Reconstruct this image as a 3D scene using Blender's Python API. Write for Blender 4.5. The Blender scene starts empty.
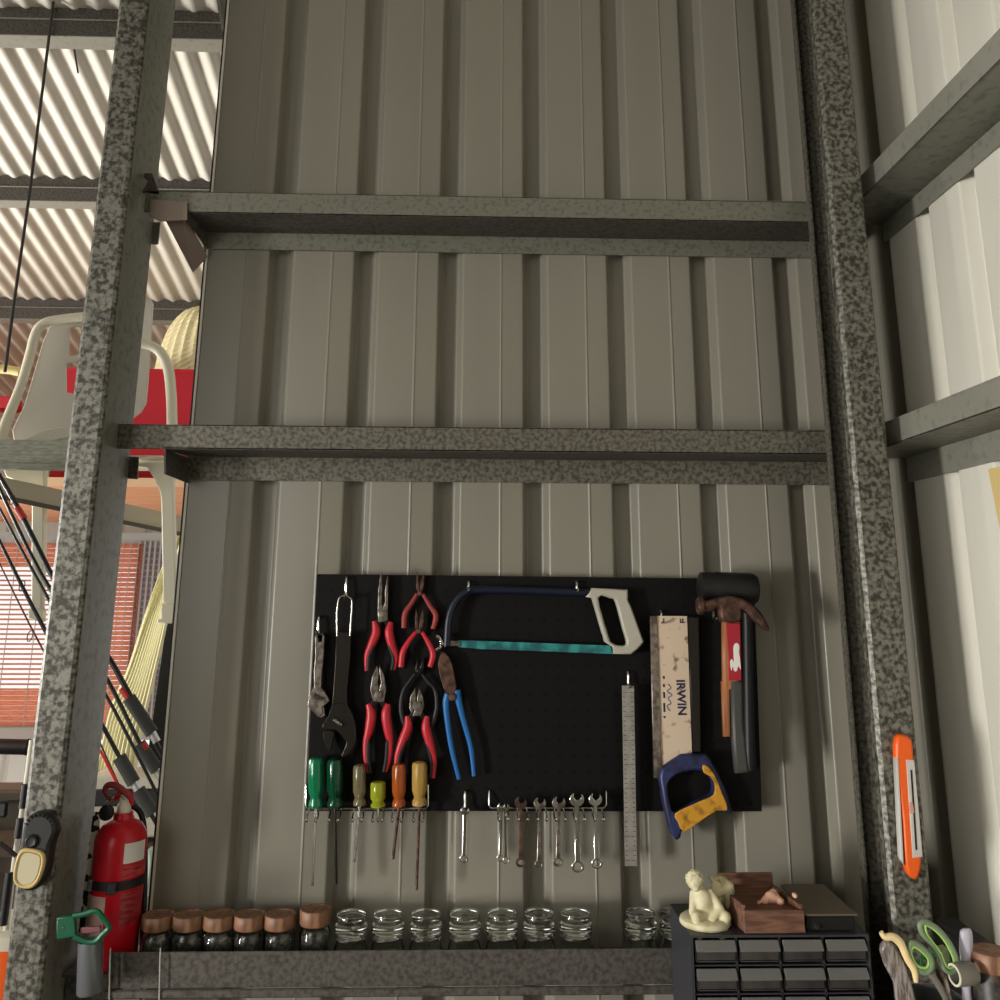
import bpy, bmesh, math, random
from mathutils import Vector, Matrix
random.seed(7)
S = bpy.context.scene
COL = S.collection
# ------------------------------------------------------------------ camera
F, Y0 = 900.0, 374.2
R = Matrix.Rotation(-0.0297, 3, 'Z') @ Matrix.Rotation(math.pi/2 + 0.2352, 3, 'X') @ Matrix.Rotation(0.0045, 3, 'Z')
CAM = Vector((0, 0, 1.6))
cd = bpy.data.cameras.new('camera'); cam = bpy.data.objects.new('camera', cd); COL.objects.link(cam)
cam.matrix_world = Matrix.Translation(CAM) @ R.to_4x4()
cd.sensor_width = 36; cd.lens = F/1000*36; cd.shift_y = (Y0-500)/1000; cd.clip_start = .02
S.camera = cam
def ray(px, py): return R @ Vector(((px-500)/F, (Y0-py)/F, -1.0))
def U(px, py, Y):
    d = ray(px, py); return CAM + d*(Y/d.y)
def UX(px, py, X):
    d = ray(px, py); return CAM + d*(X/d.x)
def UZ(px, py, Z):
    d = ray(px, py); return CAM + d*((Z-1.6)/d.z)
def mpp(Y): return (U(501, 500, Y)-U(500, 500, Y)).length

# ------------------------------------------------------------------ materials
def srgb(r, g, b):
    f = lambda c: (c/255/12.92) if c/255 <= .04045 else ((c/255+.055)/1.055)**2.4
    return (f(r), f(g), f(b), 1)
def mat(name, col, rough=.6, metal=0, var=None, scale=40, lo=.4, hi=.6, bump=0, alpha=None, trans=0, ior=1.45, spec=.5, detail=3, stretch=None, emit=None):
    m = bpy.data.materials.new(name); m.use_nodes = True
    nt = m.node_tree; b = nt.nodes['Principled BSDF']
    b.inputs['Base Color'].default_value = col
    b.inputs['Roughness'].default_value = rough; b.inputs['Metallic'].default_value = metal
    b.inputs['Transmission Weight'].default_value = trans; b.inputs['IOR'].default_value = ior
    b.inputs['Specular IOR Level'].default_value = spec
    if emit: b.inputs['Emission Color'].default_value = emit[0]; b.inputs['Emission Strength'].default_value = emit[1]
    if var or bump:
        tc = nt.nodes.new('ShaderNodeTexCoord'); mp = nt.nodes.new('ShaderNodeMapping')
        nz = nt.nodes.new('ShaderNodeTexNoise'); nz.inputs['Scale'].default_value = scale; nz.inputs['Detail'].default_value = detail
        nt.links.new(tc.outputs['Object'], mp.inputs[0]); nt.links.new(mp.outputs[0], nz.inputs[0])
        if stretch: mp.inputs['Scale'].default_value = stretch
        if var:
            cr = nt.nodes.new('ShaderNodeValToRGB')
            cr.color_ramp.elements[0].position = lo; cr.color_ramp.elements[1].position = hi
            cr.color_ramp.elements[0].color = var; cr.color_ramp.elements[1].color = col
            nt.links.new(nz.outputs['Fac'], cr.inputs[0]); nt.links.new(cr.outputs[0], b.inputs['Base Color'])
        if bump:
            bp = nt.nodes.new('ShaderNodeBump'); bp.inputs['Strength'].default_value = bump; bp.inputs['Distance'].default_value = .002
            nt.links.new(nz.outputs['Fac'], bp.inputs['Height']); nt.links.new(bp.outputs[0], b.inputs['Normal'])
    return m
M = {}
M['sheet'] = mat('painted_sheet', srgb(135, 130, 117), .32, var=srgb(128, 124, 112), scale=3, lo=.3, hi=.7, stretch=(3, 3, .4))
M['sheet_lit'] = mat('painted_sheet_lit', srgb(226, 222, 208), .5, var=srgb(214, 210, 197), scale=3, lo=.3, hi=.7, stretch=(3, 3, .4))  # same paint as the back wall, lightened to carry the right wall's daylight
def galv(name, a, b, sc, lo=.42, hi=.56, rough=.5, metal=.35):
    return mat(name, a, rough, metal, var=b, scale=sc, lo=lo, hi=hi, bump=.15, detail=2.2)
M['galv'] = galv('galvanised_steel', srgb(124, 123, 110), srgb(104, 102, 91), 120, .34, .5)
M['galv_spot'] = galv('galvanised_steel_blotched', srgb(116, 112, 100), srgb(76, 71, 62), 140, .36, .6)
M['galv_post'] = galv('galvanised_steel_post', srgb(126, 124, 113), srgb(62, 58, 51), 130, .38, .62)
M['galv_soft'] = galv('galvanised_steel_soft', srgb(126, 126, 115), srgb(104, 103, 94), 60, .3, .5)
M['galv_light'] = galv('galvanised_steel_light', srgb(150, 149, 136), srgb(128, 127, 115), 60, .25, .45)
M['galv_dark'] = galv('galvanised_steel_dark', srgb(98, 93, 87), srgb(72, 67, 62), 130, .35, .6)  # tone of shelf and plates; on girt and purlin webs it paints in shade
M['roof'] = mat('roof_sheet', srgb(204, 198, 184), .35, var=srgb(192, 186, 172), scale=5, lo=.3, hi=.7)
M['black'] = mat('black_paint', srgb(20, 19, 18), .5)
M['rubber'] = mat('black_rubber', srgb(20, 19, 18), .5)
M['black_metal'] = mat('blackened_steel', srgb(52, 48, 44), .35, .8)
M['steel'] = mat('worn_steel', srgb(160, 150, 140), .35, .85, var=srgb(110, 100, 92), scale=80)
M['chrome'] = mat('chrome', srgb(210, 208, 202), .18, 1)
M['rust'] = mat('rusty_steel', srgb(104, 74, 60), .6, .5, var=srgb(62, 44, 38), scale=70)
M['red_grip'] = mat('red_grip', srgb(182, 30, 44), .4)
M['dark_red'] = mat('dark_red_grip', srgb(140, 48, 44), .5)
M['blue_grip'] = mat('blue_grip', srgb(20, 96, 160), .4)
M['navy'] = mat('navy_paint', srgb(15, 22, 40), .4)
M['blue_plastic'] = mat('blue_plastic', srgb(42, 48, 92), .45, var=srgb(28, 30, 52), scale=60)
M['yellow_rubber'] = mat('yellow_rubber', srgb(198, 142, 38), .6, var=srgb(128, 88, 30), scale=60, lo=.3, hi=.5)
M['grey_cast'] = mat('grey_cast_handle', srgb(176, 170, 156), .5, .1)
M['teal'] = mat('teal_paint', srgb(48, 140, 136), .5, var=srgb(24, 86, 88), scale=45)
M['ruler'] = mat('brushed_ruler', srgb(158, 152, 144), .4, .25, var=srgb(140, 134, 127), scale=60)
M['saw_label'] = mat('aged_saw_label', srgb(205, 184, 160), .5, var=srgb(120, 96, 76), scale=55, lo=.3, hi=.42)
M['ink'] = mat('dark_blue_ink', srgb(36, 34, 62), .6)
M['ink_pale'] = mat('faded_blue_ink', srgb(110, 104, 120), .6)
M['wood'] = mat('hammer_wood', srgb(172, 112, 72), .5, var=srgb(140, 86, 52), scale=20, stretch=(6, 6, .5))
M['label_red'] = mat('red_label', srgb(160, 28, 44), .5)
M['white'] = mat('white_label', srgb(225, 220, 214), .5)
M['hammer_grey'] = mat('dark_grey_handle', srgb(66, 64, 62), .5)
def clear(name, c, r=.12, t=.75): return mat(name, c, r, 0, trans=t, ior=1.45)
M['green_clear'] = clear('clear_green_handle', srgb(10, 130, 84), .15, .35)
M['dgreen_clear'] = clear('dark_green_handle', srgb(10, 74, 46), .15, .35)
M['smoke_clear'] = clear('smoky_clear_handle', srgb(130, 120, 88), .15, .4)
M['lime_clear'] = clear('lime_clear_handle', srgb(170, 178, 40), .12, .35)
M['orange_clear'] = clear('orange_clear_handle', srgb(180, 90, 32), .15, .35)
M['amber_clear'] = clear('amber_clear_handle', srgb(196, 158, 80), .12, .35)
M['glass'] = mat('jar_glass', (.93, .96, .94, 1), .03, 0, trans=1, ior=1.45)
M['lid_wood'] = mat('acacia_lid', srgb(150, 110, 82), .5, var=srgb(112, 78, 56), scale=18, stretch=(6, 6, 1))
M['screws'] = mat('jar_contents', srgb(104, 100, 94), .5, .3, var=srgb(64, 61, 57), scale=220)
M['cab'] = mat('cabinet_plastic', srgb(52, 52, 56), .45)
M['drawer'] = mat('smoky_drawer', srgb(66, 62, 60), .3, 0, var=srgb(46, 43, 42), scale=40, lo=.3, hi=.6)
M['drawer_lip'] = mat('smoky_drawer_lip', srgb(104, 102, 99), .35)  # lighter copy of the drawer plastic, light on the lip put into colour
M['plaster'] = mat('cream_plaster', srgb(214, 206, 170), .6, var=srgb(186, 172, 128), scale=45, lo=.3, hi=.5)
M['brown_wood'] = mat('brown_box_wood', srgb(122, 86, 68), .6, var=srgb(92, 62, 48), scale=25, stretch=(1, 6, 6))
M['peach'] = mat('peach_object', srgb(222, 172, 146), .5)
M['grey_lid'] = mat('grey_brown_lid', srgb(98, 88, 74), .5)
M['ext_red'] = mat('extinguisher_red', srgb(190, 16, 34), .3)
M['white_plastic'] = mat('white_plastic', srgb(214, 208, 188), .45)
M['chair'] = mat('aged_white_resin', srgb(206, 200, 176), .5)
M['chair_shade'] = mat('aged_white_resin_shaded', srgb(196, 190, 176), .5)  # greyer copy of the chair resin, shade put into the colour
M['crate_red'] = mat('red_fabric_box', srgb(180, 14, 34), .7)
M['cream'] = mat('cream_weave', srgb(228, 208, 142), .7)
M['yellow_cloth'] = mat('pale_yellow_cloth', srgb(224, 218, 172), .8)
M['orange_ply'] = mat('orange_plywood', srgb(238, 168, 118), .6, var=srgb(224, 152, 104), scale=6, stretch=(1, 6, 6))
M['pale_ply'] = mat('pale_board_edge', srgb(236, 196, 156), .6)
M['green_board'] = mat('weathered_green_board', srgb(160, 162, 146), .7, var=srgb(136, 139, 124), scale=30, stretch=(1, 3, 5))
M['beige'] = mat('beige_steel', srgb(168, 158, 132), .5)
M['dark_edge'] = mat('dark_edge', srgb(74, 68, 58), .6)
M['bamboo'] = mat('reddish_bamboo', srgb(250, 206, 180), .6, var=srgb(234, 170, 148), scale=30, stretch=(1, 4, 10))
M['frosted'] = mat('frosted_panel', srgb(176, 172, 178), .6)
for _k in ('frosted',):
    _nt = M[_k].node_tree; _b = _nt.nodes['Principled BSDF']; _tr = _nt.nodes.new('ShaderNodeBsdfTranslucent'); _mx = _nt.nodes.new('ShaderNodeMixShader'); _mx.inputs[0].default_value = .6
    _tr.inputs[0].default_value = srgb(176, 172, 178); _nt.links.new(_b.outputs[0], _mx.inputs[1]); _nt.links.new(_tr.outputs[0], _mx.inputs[2]); _nt.links.new(_mx.outputs[0], _nt.nodes['Material Output'].inputs[0])
_nt = M['bamboo'].node_tree; _b = _nt.nodes['Principled BSDF']; _tr = _nt.nodes.new('ShaderNodeBsdfTranslucent'); _mx = _nt.nodes.new('ShaderNodeMixShader'); _mx.inputs[0].default_value = .85
_nt.links.new(_b.inputs['Base Color'].links[0].from_socket, _tr.inputs[0]); _nt.links.new(_b.outputs[0], _mx.inputs[1]); _nt.links.new(_tr.outputs[0], _mx.inputs[2])
_nt.links.new(_mx.outputs[0], _nt.nodes['Material Output'].inputs[0])
M['wall_far'] = mat('far_grey_wall', srgb(212, 208, 196), .6)
M['rod'] = mat('carbon_rod', srgb(30, 28, 28), .35)
M['foam'] = mat('dark_foam_grip', srgb(58, 58, 54), .8)
M['rod_red'] = mat('red_rod_ring', srgb(178, 44, 44), .4)
M['seat_silver'] = mat('silver_reel_seat', srgb(205, 205, 200), .3, .6)
M['torch_black'] = mat('torch_black', srgb(34, 32, 30), .45)
M['torch_rim'] = mat('torch_rim', srgb(206, 182, 122), .4)
M['torch_lens'] = mat('torch_lens', srgb(200, 190, 160), .12)
M['green_plastic'] = mat('green_plastic', srgb(12, 84, 56), .4)
M['clear_tube'] = mat('grey_tube', srgb(120, 122, 126), .25, .4)
M['orange_plastic'] = mat('orange_plastic', srgb(238, 96, 22), .4)
M['grey_white'] = mat('grey_white_plastic', srgb(200, 196, 188), .4)
M['sc_green'] = mat('scissor_green_grey', srgb(118, 134, 104), .5)
M['sc_inner'] = mat('scissor_lime_lining', srgb(150, 196, 96), .5)
M['lilac'] = mat('lilac_handle', srgb(186, 182, 194), .4)
M['tape'] = mat('grey_tape', srgb(112, 108, 98), .5)
M['yellow_card'] = mat('pale_timber', srgb(212, 186, 124), .6)
M['floor'] = mat('concrete', srgb(116, 110, 100), .85, var=srgb(96, 92, 84), scale=4)
M['bench'] = mat('bench_top', srgb(84, 72, 60), .7, var=srgb(60, 52, 44), scale=8)
M['cord'] = mat('white_cord', srgb(180, 176, 168), .7)
M['wire'] = mat('dark_rope', srgb(48, 44, 40), .7)
M['lattice'] = mat('pale_lattice', srgb(206, 202, 198), .6)
M['grey_frame'] = mat('grey_frame', srgb(206, 206, 202), .6)
M['pinkish'] = mat('dusty_steel_bracket', srgb(140, 124, 114), .6, .2)
M['mesh_lime'] = mat('bright_green_plastic', srgb(50, 170, 84), .4)

# pegboard: black board with a grid of punched holes (pattern stays in the material)
def pegmat():
    m = bpy.data.materials.new('pegboard_black'); m.use_nodes = True; nt = m.node_tree; b = nt.nodes['Principled BSDF']
    b.inputs['Roughness'].default_value = .6; b.inputs['Specular IOR Level'].default_value = .15
    tc = nt.nodes.new('ShaderNodeTexCoord'); sx = nt.nodes.new('ShaderNodeSeparateXYZ'); nt.links.new(tc.outputs['Object'], sx.inputs[0])
    def mth(op, a, bb=None):
        n = nt.nodes.new('ShaderNodeMath'); n.operation = op
        for i, v in enumerate((a, bb)):
            if v is None: continue
            if isinstance(v, (int, float)): n.inputs[i].default_value = v
            else: nt.links.new(v, n.inputs[i])
        return n.outputs[0]
    def cell(o):
        return mth('SUBTRACT', mth('FRACT', mth('DIVIDE', o, .0254)), .5)
    u, v = cell(sx.outputs[0]), cell(sx.outputs[2])
    d = mth('SQRT', mth('ADD', mth('MULTIPLY', u, u), mth('MULTIPLY', v, v)))
    h = mth('LESS_THAN', d, .13)
    mx = nt.nodes.new('ShaderNodeMix'); mx.data_type = 'RGBA'
    mx.inputs[6].default_value = srgb(15, 14, 13); mx.inputs[7].default_value = srgb(4, 4, 4)
    nt.links.new(h, mx.inputs[0]); nt.links.new(mx.outputs[2], b.inputs['Base Color'])
    return m
M['peg'] = pegmat()

# ------------------------------------------------------------------ object helpers
BASE = {}
def setp(o, label=None, cat=None, group=None, kind=None):
    if label: o['label'] = label
    if cat: o['category'] = cat
    if group: o['group'] = group
    if kind: o['kind'] = kind
    return o
def thing(name, base, label, cat, group=None, kind=None):
    o = bpy.data.objects.new(name, None); COL.objects.link(o); o.location = base; o.empty_display_size = .02
    BASE[o] = Vector(base); return setp(o, label, cat, group, kind)
def link(name, me, m, parent, smooth=False):
    """me holds WORLD coordinates."""
    if parent: base = BASE[parent]
    else:
        n = len(me.vertices); lo = Vector((1e9,)*3); hi = -lo
        for v in me.vertices:
            for i in range(3): lo[i] = min(lo[i], v.co[i]); hi[i] = max(hi[i], v.co[i])
        base = Vector(((lo.x+hi.x)/2, (lo.y+hi.y)/2, lo.z))
    me.transform(Matrix.Translation(-base)); me.materials.append(m)
    if smooth:
        for p in me.polygons: p.use_smooth = True
        try: me.set_sharp_from_angle(angle=math.radians(40))
        except Exception: pass
    o = bpy.data.objects.new(name, me); COL.objects.link(o)
    if parent:
        o.parent = parent
        o.location = (0, 0, 0)
    else: o.location = base
    BASE[o] = base
    return o
class G:
    def __init__(s): s.v = []; s.f = []
    def add(s, vs, fs):
        n = len(s.v); s.v += [tuple(v) for v in vs]; s.f += [tuple(i+n for i in f) for f in fs]; return s
    def box(s, a, b):
        x0, x1 = sorted((a[0], b[0])); y0, y1 = sorted((a[1], b[1])); z0, z1 = sorted((a[2], b[2]))
        return s.add([(x0,y0,z0),(x1,y0,z0),(x1,y1,z0),(x0,y1,z0),(x0,y0,z1),(x1,y0,z1),(x1,y1,z1),(x0,y1,z1)],
                     [(0,3,2,1),(4,5,6,7),(0,1,5,4),(1,2,6,5),(2,3,7,6),(3,0,4,7)])
    def extr(s, pts, d):
        """pts: planar ring of 3D points; d: extrusion vector"""
        n = len(pts); d = Vector(d); P = [Vector(p) for p in pts]
        return s.add(P+[p+d for p in P], [tuple(range(n))[::-1], tuple(range(n, 2*n))]+[(i, (i+1) % n, (i+1) % n+n, i+n) for i in range(n)])
    def strip(s, prof, d, th):
        """open profile of 3D points swept along d, thickness th (solid)"""
        P = [Vector(p) for p in prof]; d = Vector(d); dn = d.normalized(); ns = []
        for i in range(len(P)):
            t = (P[min(i+1, len(P)-1)]-P[max(i-1, 0)]).normalized(); ns.append(dn.cross(t).normalized())
        ring = P+[p+n*th for p, n in zip(reversed(P), reversed(ns))]
        n = len(ring); m = len(P)
        fs = [(i, (i+1) % n, (i+1) % n+n, i+n) for i in range(n)]
        for i in range(m-1):
            fs.append((i+1, i, n-1-i, n-2-i)); fs.append((i+n, i+1+n, 2*n-2-i, 2*n-1-i))
        return s.add(ring+[p+d for p in ring], fs)
    def tube(s, pts, r, seg=10, flat=1.0, flatdir=(0, 1, 0), closed=False):
        P = [Vector(p) for p in pts]; n = len(P)
        rs = r if isinstance(r, (list, tuple)) else [r]*n
        fd = Vector(flatdir).normalized(); vs = []; fs = []; up = None
        for i in range(n):
            if closed: t = (P[(i+1) % n]-P[i-1]).normalized()
            else: t = (P[min(i+1, n-1)]-P[max(i-1, 0)]).normalized()
            b = fd-t*fd.dot(t)
            if b.length < .1: b = (up if up else Vector((1, 0, 0)).cross(t)); b = b-t*b.dot(t)
            b.normalize(); up = b; a = t.cross(b)
            for k in range(seg):
                an = 2*math.pi*k/seg
                vs.append(P[i]+a*(math.cos(an)*rs[i])+b*(math.sin(an)*rs[i]*flat))
        m = n if closed else n-1
        for i in range(m):
            j = (i+1) % n
            for k in range(seg):
                q = (k+1) % seg; fs.append((i*seg+k, i*seg+q, j*seg+q, j*seg+k))
        if not closed:
            fs.append(tuple(range(seg))[::-1]); fs.append(tuple(range((n-1)*seg, n*seg)))
        return s.add(vs, fs)
    def lathe(s, p0, ax, prof, seg=24):
        """prof: list of (radius, distance along ax)"""
        p0 = Vector(p0); ax = Vector(ax).normalized(); a = ax.orthogonal().normalized(); b = ax.cross(a)
        vs = []; fs = []; n = len(prof)
        for r, h in prof:
            for k in range(seg):
                t = 2*math.pi*k/seg; vs.append(p0+ax*h+(a*math.cos(t)+b*math.sin(t))*max(r, 1e-5))
        for i in range(n-1):
            for k in range(seg):
                q = (k+1) % seg; fs.append((i*seg+k, i*seg+q, (i+1)*seg+q, (i+1)*seg+k))
        if tuple(prof[0]) != tuple(prof[-1]):
            fs.append(tuple(range(seg))[::-1]); fs.append(tuple(range((n-1)*seg, n*seg)))
        return s.add(vs, fs)
    def ball(s, c, r, seg=12, sq=(1, 1, 1)):
        vs = []; fs = []; c = Vector(c); n = seg//2+1
        for i in range(n):
            ph = math.pi*i/(n-1)
            for k in range(seg):
                t = 2*math.pi*k/seg
                vs.append(c+Vector((math.sin(ph)*math.cos(t)*r*sq[0], math.sin(ph)*math.sin(t)*r*sq[1], math.cos(ph)*r*sq[2])))
        for i in range(n-1):
            for k in range(seg):
                q = (k+1) % seg; fs.append((i*seg+k, (i+1)*seg+k, (i+1)*seg+q, i*seg+q))
        return s.add(vs, fs)
    def mesh(s, bevel=0, segs=1):
        me = bpy.data.meshes.new('m'); me.from_pydata(s.v, [], s.f); bm = bmesh.new(); bm.from_mesh(me)
        bmesh.ops.remove_doubles(bm, verts=bm.verts, dist=1e-6)
        bmesh.ops.recalc_face_normals(bm, faces=bm.faces)
        if bevel:
            ed = [e for e in bm.edges if len(e.link_faces) == 2 and e.calc_face_angle(0) > .5]
            bmesh.ops.bevel(bm, geom=ed, offset=bevel, segments=segs, affect='EDGES', profile=.5)
        bm.to_mesh(me); bm.free(); return me
    def build(s, name, m, parent=None, smooth=False, bevel=0, segs=1):
        return link(name, s.mesh(bevel, segs), m, parent, smooth)
def smooth_path(pts, sub=6, closed=False):
    P = [Vector(p) for p in pts]; n = len(P); out = []
    rng = range(n) if closed else range(n-1)
    for i in rng:
        if closed: a, b, c, d = P[i-1], P[i], P[(i+1) % n], P[(i+2) % n]
        else: a, b, c, d = P[max(i-1, 0)], P[i], P[i+1], P[min(i+2, n-1)]
        for k in range(sub):
            t = k/sub
            out.append(.5*((2*b)+(-a+c)*t+(2*a-5*b+4*c-d)*t*t+(-a+3*b-3*c+d)*t**3))
    if not closed: out.append(P[-1])
    return out
def plate_mesh(loops, Y, th, bevel=.0006, tf=None):
    """loops of pixel points lying on the plane Y, holes by even-odd; solid from Y to Y+th"""
    cu = bpy.data.curves.new('c', 'CURVE'); cu.dimensions = '2D'; cu.fill_mode = 'BOTH'
    bv = min(bevel, th*.35); cu.extrude = th/2-bv; cu.bevel_depth = bv; cu.bevel_resolution = 1; cu.offset = -bv
    for L in loops:
        sp = cu.splines.new('POLY'); sp.points.add(len(L)-1); sp.use_cyclic_u = True
        for p, q in zip(sp.points, L):
            w = U(q[0], q[1], Y) if len(q) == 2 else Vector(q); p.co = (w.x, w.z, 0, 1)
    ob = bpy.data.objects.new('c', cu); COL.objects.link(ob)
    bpy.context.view_layer.update()
    me = bpy.data.meshes.new_from_object(ob.evaluated_get(bpy.context.evaluated_depsgraph_get()))
    bpy.data.objects.remove(ob); bpy.data.curves.remove(cu)
    me.transform(Matrix(((1, 0, 0, 0), (0, 0, -1, Y+th/2), (0, 1, 0, 0), (0, 0, 0, 1))))
    me.materials.clear()
    return me
def plate(name, loops, Y, th, m, parent=None, bevel=.0006):
    if not isinstance(loops[0][0], (list, tuple)): loops = [loops]
    return link(name, plate_mesh(loops, Y, th, bevel), m, parent)
def sm2(L, sub=4):
    P = smooth_path([(x, y, 0) for x, y in L], sub, True); return [(p.x, p.y) for p in P]
def arc(cx, cy, r, a0, a1, n=14, ry=None):
    ry = ry or r
    return [(cx+r*math.cos(math.radians(a0+(a1-a0)*i/n)), cy+ry*math.sin(math.radians(a0+(a1-a0)*i/n))) for i in range(n+1)]
def pxtube(name, pts, rpx, Y, m, parent=None, sub=6, seg=10, flat=1.0, smooth=True, closed=False):
    """pts (px,py[,dY]); radius in px at depth Y"""
    W = []
    for p in pts: W.append(U(p[0], p[1], Y+(p[2] if len(p) > 2 else 0)))
    k = mpp(Y)
    if isinstance(rpx, (list, tuple)):
        rr = smooth_path([(r, 0, 0) for r in rpx], sub, closed) if sub > 1 else [Vector((r, 0, 0)) for r in rpx]; rr = [max(q.x, .05)*k for q in rr]
    else: rr = rpx*k
    P = smooth_path(W, sub, closed) if sub > 1 else W
    return G().tube(P, rr, seg, flat, closed=closed).build(name, m, parent, smooth)
def text(name, s, size, m, parent, origin, right, up, thick=.0003, off=0):
    cu = bpy.data.curves.new('t', 'FONT'); cu.body = s; cu.size = size; cu.align_x = 'CENTER'; cu.align_y = 'CENTER'; cu.extrude = thick; cu.offset = off
    ob = bpy.data.objects.new('t', cu); COL.objects.link(ob); bpy.context.view_layer.update()
    me = bpy.data.meshes.new_from_object(ob.evaluated_get(bpy.context.evaluated_depsgraph_get()))
    bpy.data.objects.remove(ob); me.materials.clear()
    r = Vector(right).normalized(); u = Vector(up).normalized(); n = r.cross(u)
    T = Matrix((r, u, n)).transposed().to_4x4(); T.translation = Vector(origin)
    me.transform(T); return link(name, me, m, parent)

# ================================================================== SETTING
YW = 1.70      # plane of the tool wall's pans
YG = 1.60      # front face of the girts
XR = .835       # right-hand wall
ZT = 3.35
def struct(o, label): return setp(o, label, None, None, 'structure')
def fillet(P, rad, n=4):
    out = [P[0]]
    for i in range(1, len(P)-1):
        a, b, c = Vector(P[i-1]), Vector(P[i]), Vector(P[i+1]); u = (a-b); v = (c-b); lu, lv = u.length, v.length
        if lu < 1e-6 or lv < 1e-6: continue
        u.normalize(); v.normalize(); cs = max(-1, min(1, u.dot(v))); turn = math.pi-math.acos(cs)
        if turn < .5: out.append(tuple(b)); continue
        t = min(rad*math.tan(turn/2), lu*.45, lv*.45)
        for k in range(n+1):
            q = k/n; out.append(tuple((b+u*t).lerp(b, q).lerp(b.lerp(b+v*t, q), q)))
    out.append(P[-1]); return out
def rib_profile(starts, period, depth):
    """list of (u, d): u along the wall, d recess (away from the room)"""
    pr = []
    s = period/.163
    for u in starts:
        pr += [(u, 0), (u+.072*s, 0), (u+.0745*s, -.0018), (u+.077*s, 0), (u+.1165*s, 0), (u+.1235*s, depth), (u+.1545*s, depth)]
    pr.append((starts[-1]+period, 0)); return pr
lines = [458.5, 548.5, 639.5, 729.6]
X0 = [U(x, 560, YW).x for x in lines]
per = (X0[3]-X0[0])/3
Xe = (U(229, 0, YW).x+U(150, 908, YW).x)/2
starts = [X0[0]+per*k for k in range(-3, 5)]
pr = rib_profile(starts, per, .026)
pr = [(u, d) for u, d in pr if Xe+.004 < u < XR]
pr = fillet([(Xe, 0)]+pr+[(XR+.01, 0)], .006)
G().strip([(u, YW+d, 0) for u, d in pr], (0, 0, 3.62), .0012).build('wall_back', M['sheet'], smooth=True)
struct(bpy.data.objects['wall_back'], 'ribbed grey-beige steel cladding wall behind the tool pegboard')
# thin trim folded round the free edge of the sheet
o = G().box((Xe-.005, YW-.001, 0), (Xe-.0008, YW+.06, 3.6)).build('trim_1', M['black']); struct(o, 'dark cut edge of the cladding beside the opening')
o = G().box((Xe-.0009, YW-.0035, 0), (Xe+.003, YW-.0012, 3.6)).build('trim_2', M['sheet_lit']); struct(o, 'thin pale line along the free edge of the cladding')
# right wall
ya = UX(936, 0, XR).y; yb = UX(991, 0, XR).y; perR = abs(yb-ya)
ys = sorted([ya+perR*k for k in range(-14, 6)])
prR = []
for y in ys:       # y: far end of a recess side seen from the room
    prR += [(y, 0), (y+.112*perR/.163, 0), (y+.120*perR/.163, .024), (y+.152*perR/.163, .024)]
prR = [(y, d) for y, d in prR if -2.1 < y < YW-.002]
prR = fillet([(-2.2, 0)]+prR+[(YW+.02, 0)], .006)
o = G().strip([(XR+d, y, 0) for y, d in prR], (0, 0, 4.05), .0012).build('wall_right', M['sheet_lit'], smooth=True); struct(o, 'ribbed steel cladding wall on the right side, coloured paler for the daylight on it')

# roof (corrugated sheet falling away from the camera)
def zr(y): return 3.368-.292*(y-2.7)
cu = G(); nper = 118; p = .076; prof = []
for i in range(nper*10+1):
    x = -7.2+i*p/10; prof.append((x, 0, .0098*math.sin(2*math.pi*i/10)))
yA, yB = -2.2, 6.6; vs = []; fs = []
for (x, _, h) in prof: vs.append((x, yA, zr(yA)+h)); vs.append((x, yB, zr(yB)+h))
for i in range(len(prof)-1): fs.append((2*i, 2*i+1, 2*i+3, 2*i+2))
o = cu.add(vs, fs).build('ceiling', M['roof'], smooth=True); struct(o, 'corrugated iron roof underside sloping down to the back')
o = G().box((-7.2, -2.2, -.1), (2.2, 6.6, 0)).build('floor', M['floor']); struct(o, 'concrete shed floor')
o = G().box((-7.2, -2.3, 0), (.8, -2.2, 4.85)).build('wall_front', M['sheet']); struct(o, 'steel wall behind the viewer')

# purlins under the roof: each C section is a thing
def purlin(yf, zb, label, h=.10, fl=.07, mirror=False, x1=.78):
    t = thing('roof_purlin', (-3, yf, zb), label, 'roof purlin', 'steel purlins under the corrugated roof')
    g = G(); g.strip([(-7, yf+.012, zb+h), (-7, yf, zb+h), (-7, yf, zb)], (6.3+x1+.6 if False else 6.9, 0, 0), .003); g.build('web', M['galv_dark'], t)
    g = G(); g.box((-7, yf, zb-.003), (-.1, yf+fl, zb)); g.box((-7, yf+fl-.003, zb), (-.1, yf+fl, zb+.014)); g.build('lower_flange', M['galv_light'], t)  # paler than the web: light on the flange is put into the colour
    g = G(); g.box((-7, yf-.004, zb+h*.55), (-.1, yf, zb+h*.58)); g.build('stiffener', M['galv_light'], t)
for k, (yf, lb) in enumerate([(2.567, 'galvanised purlin crossing the roof at the very top of the photo'),
                              (3.334, 'galvanised purlin crossing the roof level with the upper wall girt'),
                              (4.154, 'galvanised purlin crossing the roof just above the white plastic chair')]):
    purlin(yf, zr(yf)-.103, lb)
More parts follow.
